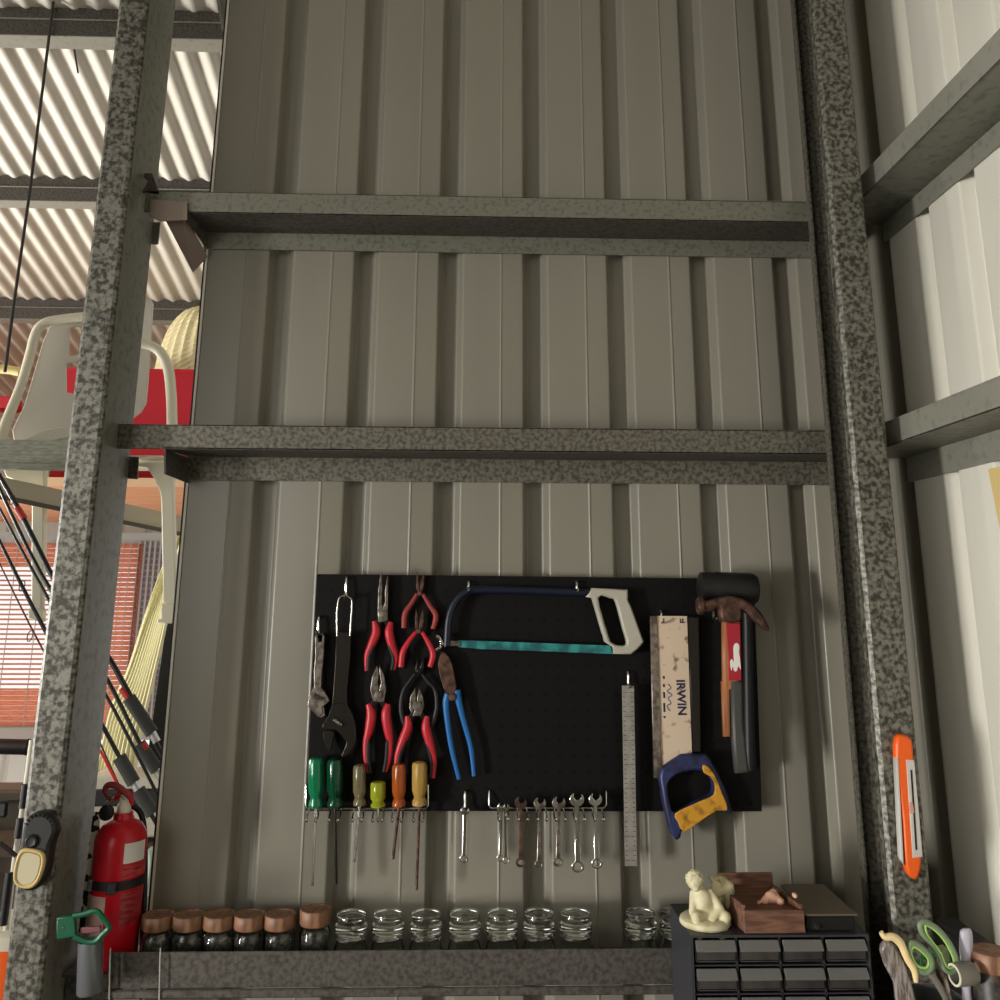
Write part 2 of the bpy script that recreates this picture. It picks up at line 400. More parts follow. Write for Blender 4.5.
# far wall, its rail, window band
YF = 6.0
g = G(); pf = []
x = -6.6
while x < -1.0: pf += [(x, YF+.5, 0), (x+.10, YF+.5, 0), (x+.115, YF+.53, 0), (x+.15, YF+.53, 0), (x+.165, YF+.5, 0)]; x += .19
zb_ = U(60, 745, YF+1.7).z
g.strip([(a-.6, b+1.2, .0) for a, b, c in pf], (0, 0, zb_), .0012).build('wall_far_lower', M['wall_far']); struct(bpy.data.objects['wall_far_lower'], 'pale corrugated boundary wall seen below the far window')
g = G(); ztf = U(60, 541, YF+.5).z
g.strip([(a, b, ztf) for a, b, c in pf], (0, 0, 1.2), .0012).build('wall_far', M['wall_far']); struct(bpy.data.objects['wall_far'], 'grey ribbed wall above the bamboo blinds')
xl = U(-80, 640, YF).x; xr_ = U(230, 640, YF).x
def frame(pya, pyb, Y, nm, m, th=.05):
    a = U(0, pya, Y).z; b = U(0, pyb, Y).z
    return struct(G().box((xl-1.5, Y, a), (xr_+.6, Y+th, b)).build(nm, m), None)
frame(532, 545, YF+.02, 'trim_3', M['grey_frame'])['label'] = 'grey head rail over the far window'
frame(724, 740, YF+.02, 'trim_4', M['grey_frame'])['label'] = 'grey sill under the far window'
# ================================================================== POSTS AND GIRTS
def cpost(name, xf, yf, yb, w, side, label, mf, ms, lipm=None):
    """C section standing vertically. xf: x of the corner nearest the view axis; the flanges run away from it (side=-1 left, +1 right)"""
    t = thing(name, (xf, (yf+yb)/2, 0), label, 'steel post')
    th = .0035; z1 = 3.63
    g = G(); a = .004
    # front flange with rounded corner
    ring = [(xf, yf+a, 0), (xf+side*.0012, yf+.0012, 0), (xf+side*a, yf, 0), (xf+side*(w-.003), yf, 0), (xf+side*w, yf+.003, 0), (xf+side*w, yf+.018, 0)]
    g.strip(ring, (0, 0, z1), th*(1 if side < 0 else -1)).build('front_flange', mf, t)
    g = G(); g.box((xf+side*.0002, yf+a, 0), (xf+side*(th+.0002), yb, z1)); g.build('web', ms, t)
    g = G(); g.box((xf+side*.0036, yb-th, 0), (xf+side*w, yb, z1)); g.box((xf+side*(w-th), yb-.018, 0), (xf+side*w, yb-th, z1)); g.build('rear_flange', ms, t)
    return t
def midx(a, b, Y): return (U(a[0], a[1], Y).x+U(b[0], b[1], Y).x)/2
YL = 1.53
xl0 = midx((120, 0), (6, 1000), YL); xl1 = midx((147, 0), (40, 1000), YL)
cpost('steel_post', xl1, YL, 1.67, xl1-xl0, -1, 'galvanised steel post left of the tool wall holding the work light', M['galv_post'], M['galv_soft'])
YR = 1.487
xa = midx((813, 0), (893, 900), YR); xb = midx((843, 0), (930, 900), YR)
tR = thing('steel_post', (xa, 1.54, 0), 'galvanised steel post right of the tool wall with the orange level stuck on', 'steel post')
G().strip([(xa, YR+.019, 0), (xa, YR+.003, 0), (xa+.003, YR, 0), (xb-.003, YR, 0), (xb, YR+.003, 0)], (0, 0, 3.63), -.0028).build('front_flange', M['galv_post'], tR)
G().box((xb-.003, YR+.0032, 0), (xb, 1.60, 3.63)).build('web', M['galv_post'], tR)
G().box((xa, 1.597, 0), (xb-.0031, 1.60, 3.63)).box((xa, 1.582, 0), (xa+.003, 1.597, 3.63)).build('rear_flange', M['galv_spot'], tR)
def zgirt_x(xA, xAw, xAb, xB, ztop_px, label, m):
    """Z girt along X on the back wall. xA: left end of front flange, xAb: left end of rear flange; ztop_px rows: top, front-bottom, rear-bottom"""
    a = U(500, ztop_px[0], YG).z; b = U(500, ztop_px[1], YG).z; c = U(500, ztop_px[2], YW-.004).z
    t = thing('wall_girt', ((xA+xB)/2, YW-.05, c), label, 'wall girt')
    sl = -.004*(1)
    G().box((xA, YG, b), (xB, YG+.003, a)).box((xA, YG, a-.003), (xB, YG+.012, a)).build('front_flange', m, t, bevel=.001)
    pts = [(xAw, YG, b), (xB, YG, b), (xB, YW-.002, b), (xAb, YW-.002, b)]
    G().extr(pts, (0, 0, .003)).build('web', M['galv_dark'], t)
    G().box((xAb, YW-.006, c), (xB, YW-.003, b)).build('rear_flange', m, t)
    return t, a, b, c
xAg1 = U(146, 190, YG).x; xAb1 = U(205, 240, YW).x; xBg = xa+.025
g1, a1, b1, c1 = zgirt_x(xAg1, U(187, 215, YG).x, xAb1, XR-.1, (196.5, 218, 253.5), 'upper galvanised girt crossing the tool wall below the top of the photo', M['galv'])
xAg2 = U(117, 437, YG).x; xAb2 = U(187, 470, YW).x
g2, a2, b2, c2 = zgirt_x(xAg2, U(164, 452, YG).x, xAb2, XR-.1, (427.5, 452, 482.5), 'middle galvanised girt crossing the wall just above the pegboard', M['galv_spot'])
# angled cleats at the left ends of both girts
def cleat(name, pts, Y, th, label, m):
    o = plate(name, pts, Y, th, m, None, .0008); return setp(o, label, 'bracket')
ct = thing('girt_brace', U(178, 230, 1.66), 'dusty bent steel brace at the left end of the upper girt', 'bracket')
plate('cleat', [(150, 199), (187, 202), (187, 220), (160, 221), (150, 216)], 1.594, .004, M['pinkish'], ct)
ga = G(); A, B = U(168, 216, 1.600), U(196, 256, 1.69)
ga.extr([A+Vector((-.016, 0, .012)), A+Vector((.026, 0, .012)), B+Vector((.022, 0, .0)), B+Vector((-.004, 0, -.034))], (0, .003, 0)).build('strap', M['pinkish'], ct)
G().extr([U(187, 200, 1.602), U(206, 229, 1.694), U(206, 249, 1.694), U(187, 221, 1.602)], (.003, 0, 0)).build('end_plate', M['galv_dark'], ct)
ct2 = thing('girt_end_bracket', U(175, 465, 1.66), 'dark steel end bracket on the left end of the middle girt', 'bracket')
g = G(); P = [U(164, 449, 1.60), U(187, 458, 1.698), U(187, 483, 1.698), U(164, 474, 1.60)]
g.extr(P, (.003, 0, 0)).build('end_plate', M['galv_dark'], ct2)
G().ball(U(186, 454, 1.69), .003, 10).build('rivet', M['white'], ct2)
tg = plate('girt_tab', [(124, 456), (138, 457), (137, 479), (122, 478)], 1.672, .006, M['galv_dark']); setp(tg, 'small dark steel tab behind the left post under the middle girt', 'bracket')
tg = plate('girt_tab', [(148, 181), (142, 192), (160, 195), (152, 173), (140, 173)], 1.60, .006, M['galv_dark']); setp(tg, 'small dark steel tab on the left post above the upper girt', 'bracket')
tg = plate('girt_tab', [(140, 222), (160, 222), (158, 244), (140, 244)], 1.674, .004, M['galv_soft']); setp(tg, 'grey steel tab on the left post below the bent brace', 'bracket')
# lower girt = shelf for the jars
xs0 = U(108, 970, YG).x; xs1 = U(700, 970, YG).x
zs = U(500, 949, YG).z; zsb = U(500, 985, YG).z
shelf = thing('jar_shelf', ((xs0+xs1)/2, 1.65, zsb), 'galvanised channel shelf along the wall carrying the glass jars', 'shelf')
ZJ = zs-.032
G().box((xs0-.07, YG+.001, ZJ-.003), (xs1+.25, YW-.004, ZJ)).build('top', M['galv_dark'], shelf)
G().box((xs0, YG-.003, zsb), (xs1+.25, YG, zs-.0)).build('front_face', M['galv_dark'], shelf, bevel=.001)
G().box((xs0, YG-.010, zsb-.012), (xs1+.25, YG-.003, zsb-.0)).build('lip', M['galv_dark'], shelf, bevel=.002)
G().box((xs0-.07, YG+.02, zsb-.03), (xs0-.001, YG+.09, ZJ-.0035)).build('end_plate', M['galv_dark'], shelf)
# right wall girts (Z sections running towards the camera)
def zgirt_y(pT, pB, pR, label):
    """pT: pixel of front flange top at the post, pB: its bottom, pR: rear flange bottom far right (x=1000)"""
    XF = XR-.10
    # height from the pixel on plane X=XF
    a = UX(*pT, XF).z; b = UX(*pB, XF).z; c = UX(*pR, XR-.004).z
    t = thing('side_girt', (XF+.05, .6, c), label, 'wall girt')
    y1 = YG-.02; y0 = -1.9
    G().box((XF, y0, b), (XF+.003, y1, a)).build('front_flange', M['galv_light'], t, bevel=.001)
    G().box((XF, y0, b), (XR-.003, y1+.07, b+.003)).build('web', M['galv_soft'], t)
    G().box((XR-.006, y0, c), (XR-.003, YW-.01, b)).build('rear_flange', M['galv_light'], t)
    return XF, a, b, c
def av(pts, X): return sum(UX(x, y, X).z for x, y in pts)/len(pts)
def zgirt_y2(T, B, C, label, mt):
    XF = XR-.10; a, b, c = av(T, XF), av(B, XF), av(C, XR-.004)
    t = thing('side_girt', (XF+.05, .6, c), label, 'wall girt'); y1 = 1.585; y0 = -1.9
    G().box((XF, y0, b), (XF+.003, y1, a)).build('front_flange', mt, t, bevel=.001)
    G().box((XF, y0, b), (XR-.003, YW-.01, b+.003)).build('web', M['galv_soft'], t)
    G().box((XR-.006, y0, c), (XR-.003, YW-.01, b)).build('rear_flange', mt, t)
zgirt_y2([(862, 175), (1000, 26)], [(864, 197), (1000, 61)], [(910, 220), (1000, 147)], 'upper steel girt along the right wall running towards the viewer', M['galv_light'])
zgirt_y2([(885, 422), (1000, 375)], [(886, 447), (1000, 409)], [(920, 479), (1000, 461)], 'lower steel girt along the right wall running towards the viewer', M['galv_light'])
# ================================================================== PEGBOARD AND TOOLS
YP = 1.672; YT = 1.656
pb = plate('pegboard', [(317, 574), (754, 579), (762, 811.5), (306, 811)], YP, .006, M['peg'], None, .0005); setp(pb, 'black perforated pegboard mounted on the ribbed steel wall', 'pegboard')
# peg hooks
def hook(px, py0, py1, label, group=None):
    h = U(px, py0, YP); e = U(px, py1, YP); z = e.z
    pts = [h+Vector((0, .002, 0)), h+Vector((0, -.008, .002)), Vector((h.x, YP-.011, h.z-.006)), Vector((e.x, YP-.012, z+.004)), Vector((e.x, YP-.018, z-.001)), Vector((e.x, YP-.028, z+.001)), Vector((e.x, YP-.031, z+.006))]
    o = G().tube(smooth_path(pts, 4), .0022, 8).build('peg_hook', M['chrome'], None, True)
    return setp(o, label, 'hook', 'wire peg hooks on the pegboard')
hook(319.5, 618, 634, 'short wire peg hook holding the small adjustable wrench')
hook(347, 579, 597, 'wire peg hook holding the large black adjustable wrench')
hook(468.5, 583, 592, 'wire peg hook under the curved end of the hacksaw frame')
hook(576, 583, 592, 'wire peg hook under the hacksaw frame beside its grey handle')
hook(627, 673, 686, 'wire peg hook holding the long steel ruler')
hook(712, 609, 620, 'wire peg hook under the hammer head')
hook(465, 792, 808, 'wire peg hook holding the lone short spanner')
hook(660, 612, 622, 'wire peg hook at the top of the back saw')

# adjustable wrenches
def adj_wrench(name, label, shank, head, jaw, m, knurl, Y, loop=None):
    p0 = shank[0] if not isinstance(shank[0][0], tuple) else shank[0][0]
    t = thing(name, U(p0[0], p0[1], Y), label, 'wrench', 'adjustable wrenches on the pegboard')
    plate('handle', shank, Y, .007, m, t, .0015)
    plate('head', head, Y-.001, .010, m, t, .0015)
    plate('movable_jaw', jaw, Y+.0005, .008, m, t, .001)
    a, b = knurl
    A, B = U(a[0], a[1], Y-.003), U(b[0], b[1], Y-.003); d = (B-A); L = d.length; n = 9
    prof = []
    for i in range(n): prof += [(.0035, L*i/n), (.0028, L*(i+.5)/n)]
    prof.append((.0035, L)); G().lathe(A, d, prof, 12).build('knurled_screw', M['steel'], t, False)
    return t
adj_wrench('adjustable_wrench', 'small steel adjustable wrench hanging at the left edge of the pegboard',
    [[(314.5, 637), (316, 634), (322, 633), (324.5, 637), (323.5, 655), (321.5, 676), (321, 690), (327, 696), (317, 704), (311, 697), (314, 690), (313.5, 672), (315, 655)], [(317.5, 636), (321.5, 636), (321, 642), (318, 642)]],
    [(313, 687), (322, 688), (330, 701), (322, 707), (323, 714), (318, 718), (313, 712), (307, 706), (308, 700)],
    [(318, 706), (324, 707), (325, 716), (320, 718)], M['steel'], ((314, 695), (321, 699)), YT)
adj_wrench('adjustable_wrench', 'large black adjustable wrench with wire loop hanging beside the small one',
    [(336, 632), (351, 632), (350, 660), (347, 690), (348, 706), (331, 712), (333, 690), (335, 660)],
    sm2([(332, 705), (340, 703), (348, 706), (355, 722), (356, 742), (350, 753), (344, 757), (341, 756), (346, 744), (343, 738), (335, 730), (324, 730), (322, 725), (328, 716)], 2),
    sm2([(324, 731), (334, 732), (332, 742), (330, 753), (326, 747), (323, 738)], 2), M['black_metal'], ((333, 719), (342, 725)), YT-.004)
wl = pxtube('wire_loop', [(337, 636), (337, 615), (338.5, 600), (343, 596), (350, 598), (352, 604), (351, 620), (350, 636)], .9, YT-.004, M['chrome']); setp(wl, 'bent wire loop carrying the large black adjustable wrench', 'wire loop')
# pliers family: px outlines
def pliers(name, label, jaws, pivot, lh, rh, hm, Y, jm=None, pr=2.0, hr=4.0, tips=None, cat='pliers', flat=.8, inner=None, holes=None):
    t = thing(name, U(pivot[0], pivot[1], Y), label, cat, None)
    for k, j in enumerate(jaws): plate('jaw', j if not holes else [j]+holes, Y+.001*k, .008, jm or M['steel'], t, .0012)
    p = U(pivot[0], pivot[1], Y-.002); k = mpp(Y)
    G().lathe(p, (0, 1, 0), [(pr*k*.6, -.0005), (pr*k, 0), (pr*k, .012)], 16).build('pivot', jm or M['steel'], t, True)
    for h in (lh, rh):
        rr = h[1] if isinstance(h[1], list) else [hr]*len(h[0])
        pxtube('handle', h[0], rr, Y+.005, hm, t, 5, 10, flat)
        if inner:
            q = h[0][len(h[0])//2:]; sg = 1 if h is lh else -1
            pxtube('grip_inlay', [(q[0][0], q[0][1])]+[(x+sg*2.2, y) for x, y in q], [1.2]+[2.2]*(len(q)-1)+[1.6], Y+.0035, M['rubber'], t, 4, 8, flat)
    if inner:
        (ax_, ay_), (bx__, by_) = lh[0][0], rh[0][0]
        plate('tangs', [(pivot[0]-3, pivot[1]-1), (pivot[0]+3, pivot[1]-1), (bx__+1, by_+8), (bx__-3, by_+8), (pivot[0], pivot[1]+7), (ax_+3, ay_+8), (ax_-1, ay_+8)], Y+.004, .005, M['black_metal'], t, .001)
    return t
pliers('needle_nose_pliers', 'long needle nose pliers with red grips on the upper row of the pegboard',
    [[(381, 571), (382, 590), (381.5, 602), (383, 608), (383, 622), (378, 622), (377.5, 610), (378, 590)], [(388, 575), (387.5, 620), (383, 622), (383, 608), (385, 602), (384.5, 592), (386.5, 580)]],
    (382.5, 614), ([(374, 621), (376, 632), (371, 646), (367, 656), (366, 671)], [2.2, 4.2, 3.8, 2.8, 1.2]), ([(391, 622), (389, 632), (392, 646), (396, 658), (394, 670)], [2.2, 4.2, 3.8, 2.8, 1.2]), M['red_grip'], YT-.002, pr=4, inner=True)
g = G()
pliers('combination_pliers', 'combination pliers with red grips hanging under the needle nose pliers',
    [[(377, 665), (379, 674), (377.5, 682), (378.5, 688), (377, 702), (373, 701), (370, 690), (372, 677)], [(379, 665), (384, 676), (386, 690), (384, 702), (377, 702), (379.5, 688), (381, 682), (379.5, 674)]],
    (378, 695), ([(368, 704), (371, 714), (369, 730), (366, 742), (366, 758), (368, 773)], [2.5, 4.5, 4.2, 3, 2.6, 1.2]), ([(388, 704), (386, 714), (388, 730), (390, 742), (389, 758), (386, 772)], [2.5, 4.5, 4.2, 3, 2.6, 1.2]), M['red_grip'], YT-.004, pr=3.5, inner=True)
pliers('side_cutters', 'side cutting pliers with red grips spread at the lowest row above the amber screwdrivers',
    [[(415, 688), (416, 700), (414, 706), (412, 715), (409, 708), (410, 697)], [(419, 688), (423, 697), (424, 706), (421, 716), (412, 716), (417, 706), (417, 698)]],
    (417, 706), ([(407, 716), (408, 726), (403, 740), (398, 754), (396, 766)], [2.2, 4.2, 4.2, 3, 2]), ([(427, 716), (426, 728), (430, 744), (434, 760), (433, 778)], [2.2, 4.2, 4, 2.8, 2]), M['red_grip'], YT-.006, pr=4.2, inner=True)
pliers('mini_end_cutters', 'small cutters with thin red handles at the top row of the pegboard',
    [[(417, 571), (418.5, 579), (420, 590), (418.5, 594), (416, 588), (416.5, 578)], [(424, 571), (424, 586), (421, 594), (419, 592), (421, 580), (423, 576)]],
    (419.5, 593), ([(417, 594), (411, 604), (405, 614), (404, 628)], [1.8, 2.2, 2.8, 2.6]), ([(423, 594), (430, 606), (436, 616), (433, 629)], [1.8, 2.2, 2.8, 2.4]), M['dark_red'], YT, jm=M['rust'], pr=2.2)
pliers('mini_pliers', 'small pliers with spread red handles below the mini end cutters',
    [[(416, 609), (418, 617), (418, 630), (415, 632), (415, 618)], [(423, 609), (424, 620), (422, 632), (418, 632), (420, 618)]],
    (418.5, 631), ([(416, 632), (409, 641), (403, 652), (401, 667)], [1.8, 2.4, 3, 2.8]), ([(422, 632), (428, 642), (433, 654), (430, 667)], [1.8, 2.4, 3, 2.6]), M['red_grip'], YT-.006, jm=M['rust'], pr=2.2)
pliers('circlip_pliers', 'black circlip pliers with bowed handles hanging under the small red pliers',
    [[(417, 658), (418, 664), (417, 674), (415, 671)], [(423, 658), (424, 668), (421, 674), (418, 674), (421, 664)]],
    (418.5, 671), ([(415, 674), (409, 682), (403, 692), (401, 708), (404, 722), (408, 730)], [1.4, 1.8, 2, 2.4, 2.6, 2]), ([(422, 674), (428, 682), (435, 690), (437, 706), (434, 720), (430, 730)], [1.4, 1.8, 2, 2.4, 2.6, 2]), M['rubber'], YT, jm=M['black_metal'], pr=1.8)
pliers('slip_joint_pliers', 'long slip joint pliers with rusty jaws and bright blue handles',
    [sm2([(442, 652), (448, 656), (452, 664), (455, 678), (456, 690), (451, 697), (446, 694), (441, 680), (438, 664)], 2)],
    (452, 697), ([(448, 694), (446, 704), (448, 726), (452, 750), (459, 779)], [3.5, 3.2, 2.6, 2.4, 2]), ([(457, 690), (459, 702), (464, 722), (471, 748), (474, 776)], [3.5, 3.2, 2.6, 2.4, 2]), M['blue_grip'], YT-.006, jm=M['rust'], pr=3.4)
# hacksaw
hs = thing('hacksaw', U(530, 620, YT), 'hacksaw with navy frame, teal blade and pale grey cast handle', 'hacksaw')
pxtube('frame', [(592, 593), (560, 592), (520, 590.5), (478, 590), (466, 592), (455, 602), (449, 618), (447, 642), (447, 646)], 3.6, YT-.004, M['navy'], hs, 6, 10, .8)
plate('blade', [(458, 640.5), (470, 640.5), (610, 645.5), (613, 654), (480, 649), (458, 647)], YT-.004, .0015, M['teal'], hs, .0002)
plate('blade_tensioner', [(449, 641), (461, 641), (461, 646), (449, 646)], YT-.006, .006, M['steel'], hs, .001)
pxtube('wing_nut', [(436, 636), (439, 637.5), (441, 641), (441.5, 643.5), (441, 646), (439, 648), (436, 650)], [1.9, 2, 1.7, 2.6, 1.7, 2, 1.9], YT-.004, M['chrome'], hs, 3)
plate('handle', [[(592, 588), (628, 589.5), (628, 600), (631, 606), (644, 642), (638, 649), (631, 654.5), (613.5, 654), (613, 647), (605, 642), (600, 625), (592, 598), (586, 597)],
                 sm2([(598.5, 598), (611, 598.5), (616, 602), (623, 628), (627, 643), (622, 646), (612, 643), (608, 634)], 3)], YT-.010, .018, M['grey_cast'], hs, .003)
# steel ruler
ru = plate('steel_ruler', [[(622, 685.5), (634, 686), (637, 866), (625, 866)]], YT-.006, .0014, M['ruler'], None, .0002); setp(ru, 'long steel ruler hanging right of the hacksaw blade down past the pegboard', 'ruler')
for k in range(36):
    y = 692+k*4.8; L = 4.5 if k % 5 == 0 else 2.5
    x0 = 622+(y-685)/180*3
    if k == 0: rt = G()
    a = U(x0+.8, y, YT-.006); b = U(x0+.8+L, y+.5, YT-.006); rt.box((a.x, YT-.0063, a.z), (b.x, YT-.0059, b.z))
    a = U(x0+11.2-L, y, YT-.006); b = U(x0+11.2, y+.5, YT-.006); rt.box((a.x, YT-.0063, a.z), (b.x, YT-.0059, b.z))
rt.build('graduation_marks', M['black'], ru)
# back saw with label
bs = thing('back_saw', U(675, 740, YT), 'back saw with worn printed blade and blue and yellow handle hanging blade up', 'saw')
plate('blade', [(656, 616), (687, 616), (692, 752), (661, 780)], YT-.001, .0012, M['saw_label'], bs, .0002)
plate('blade_spine', [(650, 616), (657, 616), (662, 779), (654, 778)], YT-.004, .007, M['steel'], bs, .001)
plate('blade_guard', [(688, 617), (699, 617), (701, 752), (693, 752)], YT-.002, .006, M['black_metal'], bs, .001)
hd = plate('handle', [[(660, 778), (661, 770), (668, 764), (682, 755), (706, 754), (711, 758), (718, 772), (727, 792), (733, 812), (730, 815), (717, 808), (682, 832), (681, 838), (677, 841), (671, 834), (664, 805)],
       sm2([(668, 788), (673, 778), (686, 772), (702, 771), (710, 776), (714, 786), (712, 795), (695, 804), (675, 813), (670, 802)], 3)], YT-.014, .024, M['blue_plastic'], bs, .004)
plate('grip_inset', sm2([(703, 765), (710, 768), (716, 777), (722, 792), (727, 804), (727, 811), (717, 811), (700, 822), (684, 832), (678, 822), (675, 814), (690, 806), (706, 799), (714, 795), (715, 786), (711, 777), (704, 773)], 2), YT-.0165, .004, M['yellow_rubber'], bs, .0015)
c = U(681, 697.5, YT-.0018); right = Vector((0.015, 0, -1)); up = Vector((1, 0, .015))
text('brand_lettering', 'IRWIN', .0205, M['ink'], bs, c, right, up, .0002, .0006)
pxtube('faded_scrawl', [(668, 684), (671, 688), (667, 691), (672, 695), (668, 698), (671, 703), (667, 706), (670, 711)], .55, YT-.0015, M['ink_pale'], bs, 4, 6, .4)
text('top_lettering', 'TI', .010, M['ink'], bs, U(682, 620.5, YT-.0018), (-1, 0, 0), (0, 0, -1), .0002, .0004)
for y0_, y1_ in ((676, 679), (684, 687), (692, 698), (703, 712), (716, 718)):
    pxtube('worn_print', [(663.6+(y0_-676)*.02, y0_), (663.9+(y0_-676)*.02, y1_)], 1.0, YT-.0012, M['ink'], bs, 1, 6, .3)
# claw hammer
hm = thing('claw_hammer', U(730, 610, YT), 'claw hammer with rusty head, red label and dark grip in front of the mallet', 'hammer')
YH = YT-.062
plate('head', sm2([(698, 600), (702, 599), (703, 602), (710, 601), (718, 598), (730, 596), (742, 598), (752, 603), (762, 613), (770, 628), (767, 631), (757, 622), (748, 613), (742, 610), (741, 622), (722, 622), (720, 609), (710, 608), (703, 610), (702, 613), (699, 612)], 2), YH-.004, .024, M['rust'], hm, .005)
G().lathe(U(697.5, 606, YH+.008), (1, 0, .02), [(.0135, 0), (.0145, .002), (.0145, .008), (.010, .012), (.0095, .028)], 20).build('striking_face', M['rust'], hm, True)
plate('shaft', [(723, 621), (741, 621), (740, 690), (723.5, 690)], YH, .016, M['wood'], hm, .005)
plate('label_band', [(726, 623), (740.5, 623), (742, 681), (729, 681)], YH-.0012, .010, M['label_red'], hm, .002)
plate('label_mark', sm2([(734, 645), (737, 643), (739.5, 646), (739, 652), (740, 658), (741, 670), (738.5, 666), (737, 671), (734, 671), (733, 666), (731.5, 671), (730, 662), (732, 659), (734, 662), (733.5, 652)], 2), YH-.0018, .002, M['white'], hm, .0003)
plate('wooden_side', [(722, 682), (730, 682), (731, 737), (724, 737)], YH+.002, .012, M['wood'], hm, .003)
plate('grip', [(731, 681), (743, 681), (744, 720), (750, 773), (736, 774), (733, 740)], YH-.003, .018, M['hammer_grey'], hm, .005)
# rubber mallet behind the hammer
ml = thing('rubber_mallet', U(728, 590, YT), 'black rubber mallet hanging behind the claw hammer over the pegboard corner', 'mallet')
A = U(698, 587, YT-.016); B = U(757, 589, YT-.016)
G().lathe(A, B-A, [(.016, 0), (.0255, .004), (.0265, .010), (.0262, .028), (.0275, .031), (.0275, (B-A).length-.008), (.024, (B-A).length-.002), (.018, (B-A).length)], 32).build('head', M['rubber'], ml, True)
pxtube('shaft', [(747, 600), (748, 660), (749, 720), (750, 770)], [5, 5, 5.5, 5.5], YT+.002, M['rubber'], ml, 4)
# screwdrivers
def screwdriver(label, cx, top, bot, w, tip, m, Y, sm=None, dx=0, shank=1.3, bulb=True):
    t = thing('screwdriver', U(cx, bot, Y), label, 'screwdriver', 'clear handled screwdrivers hanging in the rack')
    k = mpp(Y); a = U(cx, top, Y); b = U(cx, bot, Y); L = (a-b).length; r = w/2*k; ax = a-b
    # fluted handle
    prof = [(r*.55, 0), (r*.95, L*.02), (r*.98, L*.10), (r*.72, L*.2), (r*.85, L*.27), (r, L*.36), (r, L*.9), (r*.86, L*.97), (r*.4, L)]
    P = Vector(b); A = ax.normalized(); u = A.orthogonal().normalized(); v = A.cross(u); seg = 32; vs = []; fs = []
    for rr, h in prof:
        for q in range(seg):
            th = 2*math.pi*q/seg
            f = 1-.10*(max(0, math.cos(th*6))**2)*(1 if h > L*.3 and h < L*.95 else 0)
            vs.append(P+A*h+(u*math.cos(th)+v*math.sin(th))*rr*f)
    n = len(prof)
    for i in range(n-1):
        for q in range(seg): w2 = (q+1) % seg; fs.append((i*seg+q, i*seg+w2, (i+1)*seg+w2, (i+1)*seg+q))
    fs.append(tuple(range(seg))[::-1]); fs.append(tuple(range((n-1)*seg, n*seg)))
    G().add(vs, fs).build('handle', m, t, True)
    e = U(cx+dx, tip, Y)
    g = G(); g.tube([b+A*L*.5, b, b+(e-b)*.93, e], [shank*k, shank*k, shank*k, shank*k*.8], 10); g.build('shaft', sm or M['chrome'], t, True)
    G().tube([b+(e-b)*.95, b+(e-b)*.98, e], [shank*k*1.05, shank*k*1.3, shank*k*.5], 10, .5).build('tip', M['steel'], t, True)
    return t
YS = YT-.008
for a in [('screwdriver with bright green clear handle at the left end of the rack', 316, 757, 808, 14, 886, M['green_clear'], None, -4, 1.3),
          ('screwdriver with dark green handle second in the rack', 335, 758, 807, 15, 884, M['dgreen_clear'], M['black_metal'], 1, 1.4),
          ('screwdriver with smoky clear handle third in the rack', 359.5, 764, 806, 12, 862, M['smoke_clear'], None, -5, 1.3),
          ('stubby screwdriver with lime yellow handle', 378, 781, 807, 14, 822, M['lime_clear'], None, 0, 1.3),
          ('screwdriver with dark orange handle beside the lime stubby one', 399, 763, 807, 13, 859, M['orange_clear'], M['rust'], -6, 1.4),
          ('screwdriver with amber clear handle at the right end of the rack', 419.5, 761, 806, 14, 890, M['amber_clear'], M['rust'], -3, 1.3)]:
    screwdriver(a[0], a[1], a[2], a[3], a[4], a[5], a[6], YS, a[7], a[8], a[9])
# racks of bent wire
def rack(name, label, x0, x1, y, ups, loops, Y=YP-.012, r=.0016, lp=4):
    t = thing(name, U((x0+x1)/2, y, Y), label, 'rack', None)
    g = G(); P = []
    A, B = U(x0, y, Y), U(x1, y, Y)
    pts = [U(x0, ups, YP-.003)+Vector((0, .006, 0)), U(x0, ups, YP-.004), U(x0, y-3, Y), A+Vector((.003, 0, 0)), (A+B)/2, B-Vector((.003, 0, 0)), U(x1, y-3, Y), U(x1, ups, YP-.004), U(x1, ups, YP-.003)+Vector((0, .006, 0))]
    G().tube(pts, r, 8).build('rail', M['chrome'], t, True)
    for x in loops:
        c = U(x, y, Y); g = G(); a = Vector((-.0075, 0, 0)); b = Vector((.0075, 0, 0))
        pt = [c+a, c+a+Vector((-.002, -.010, -.010)), c+a+Vector((0, -.022, -.016)), c+a+Vector((0, -.026, -.012))]
        pt2 = [c+b, c+b+Vector((.002, -.010, -.010)), c+b+Vector((0, -.022, -.016)), c+b+Vector((0, -.026, -.012))]
        g.tube(pt, .0013, 6).tube(pt2, .0013, 6).ball(pt[-1], .0032, 8).ball(pt2[-1], .0032, 8).build('prong', M['chrome'], t, True)
    return t
rack('screwdriver_rack', 'bent wire rack holding six screwdrivers along the pegboard bottom', 306, 428, 808.5, 785, [314, 336, 359, 379, 398, 419])
rack('spanner_rack', 'bent wire rack holding the row of small spanners', 489, 606, 808, 791, [503, 522, 541, 559, 578, 597])
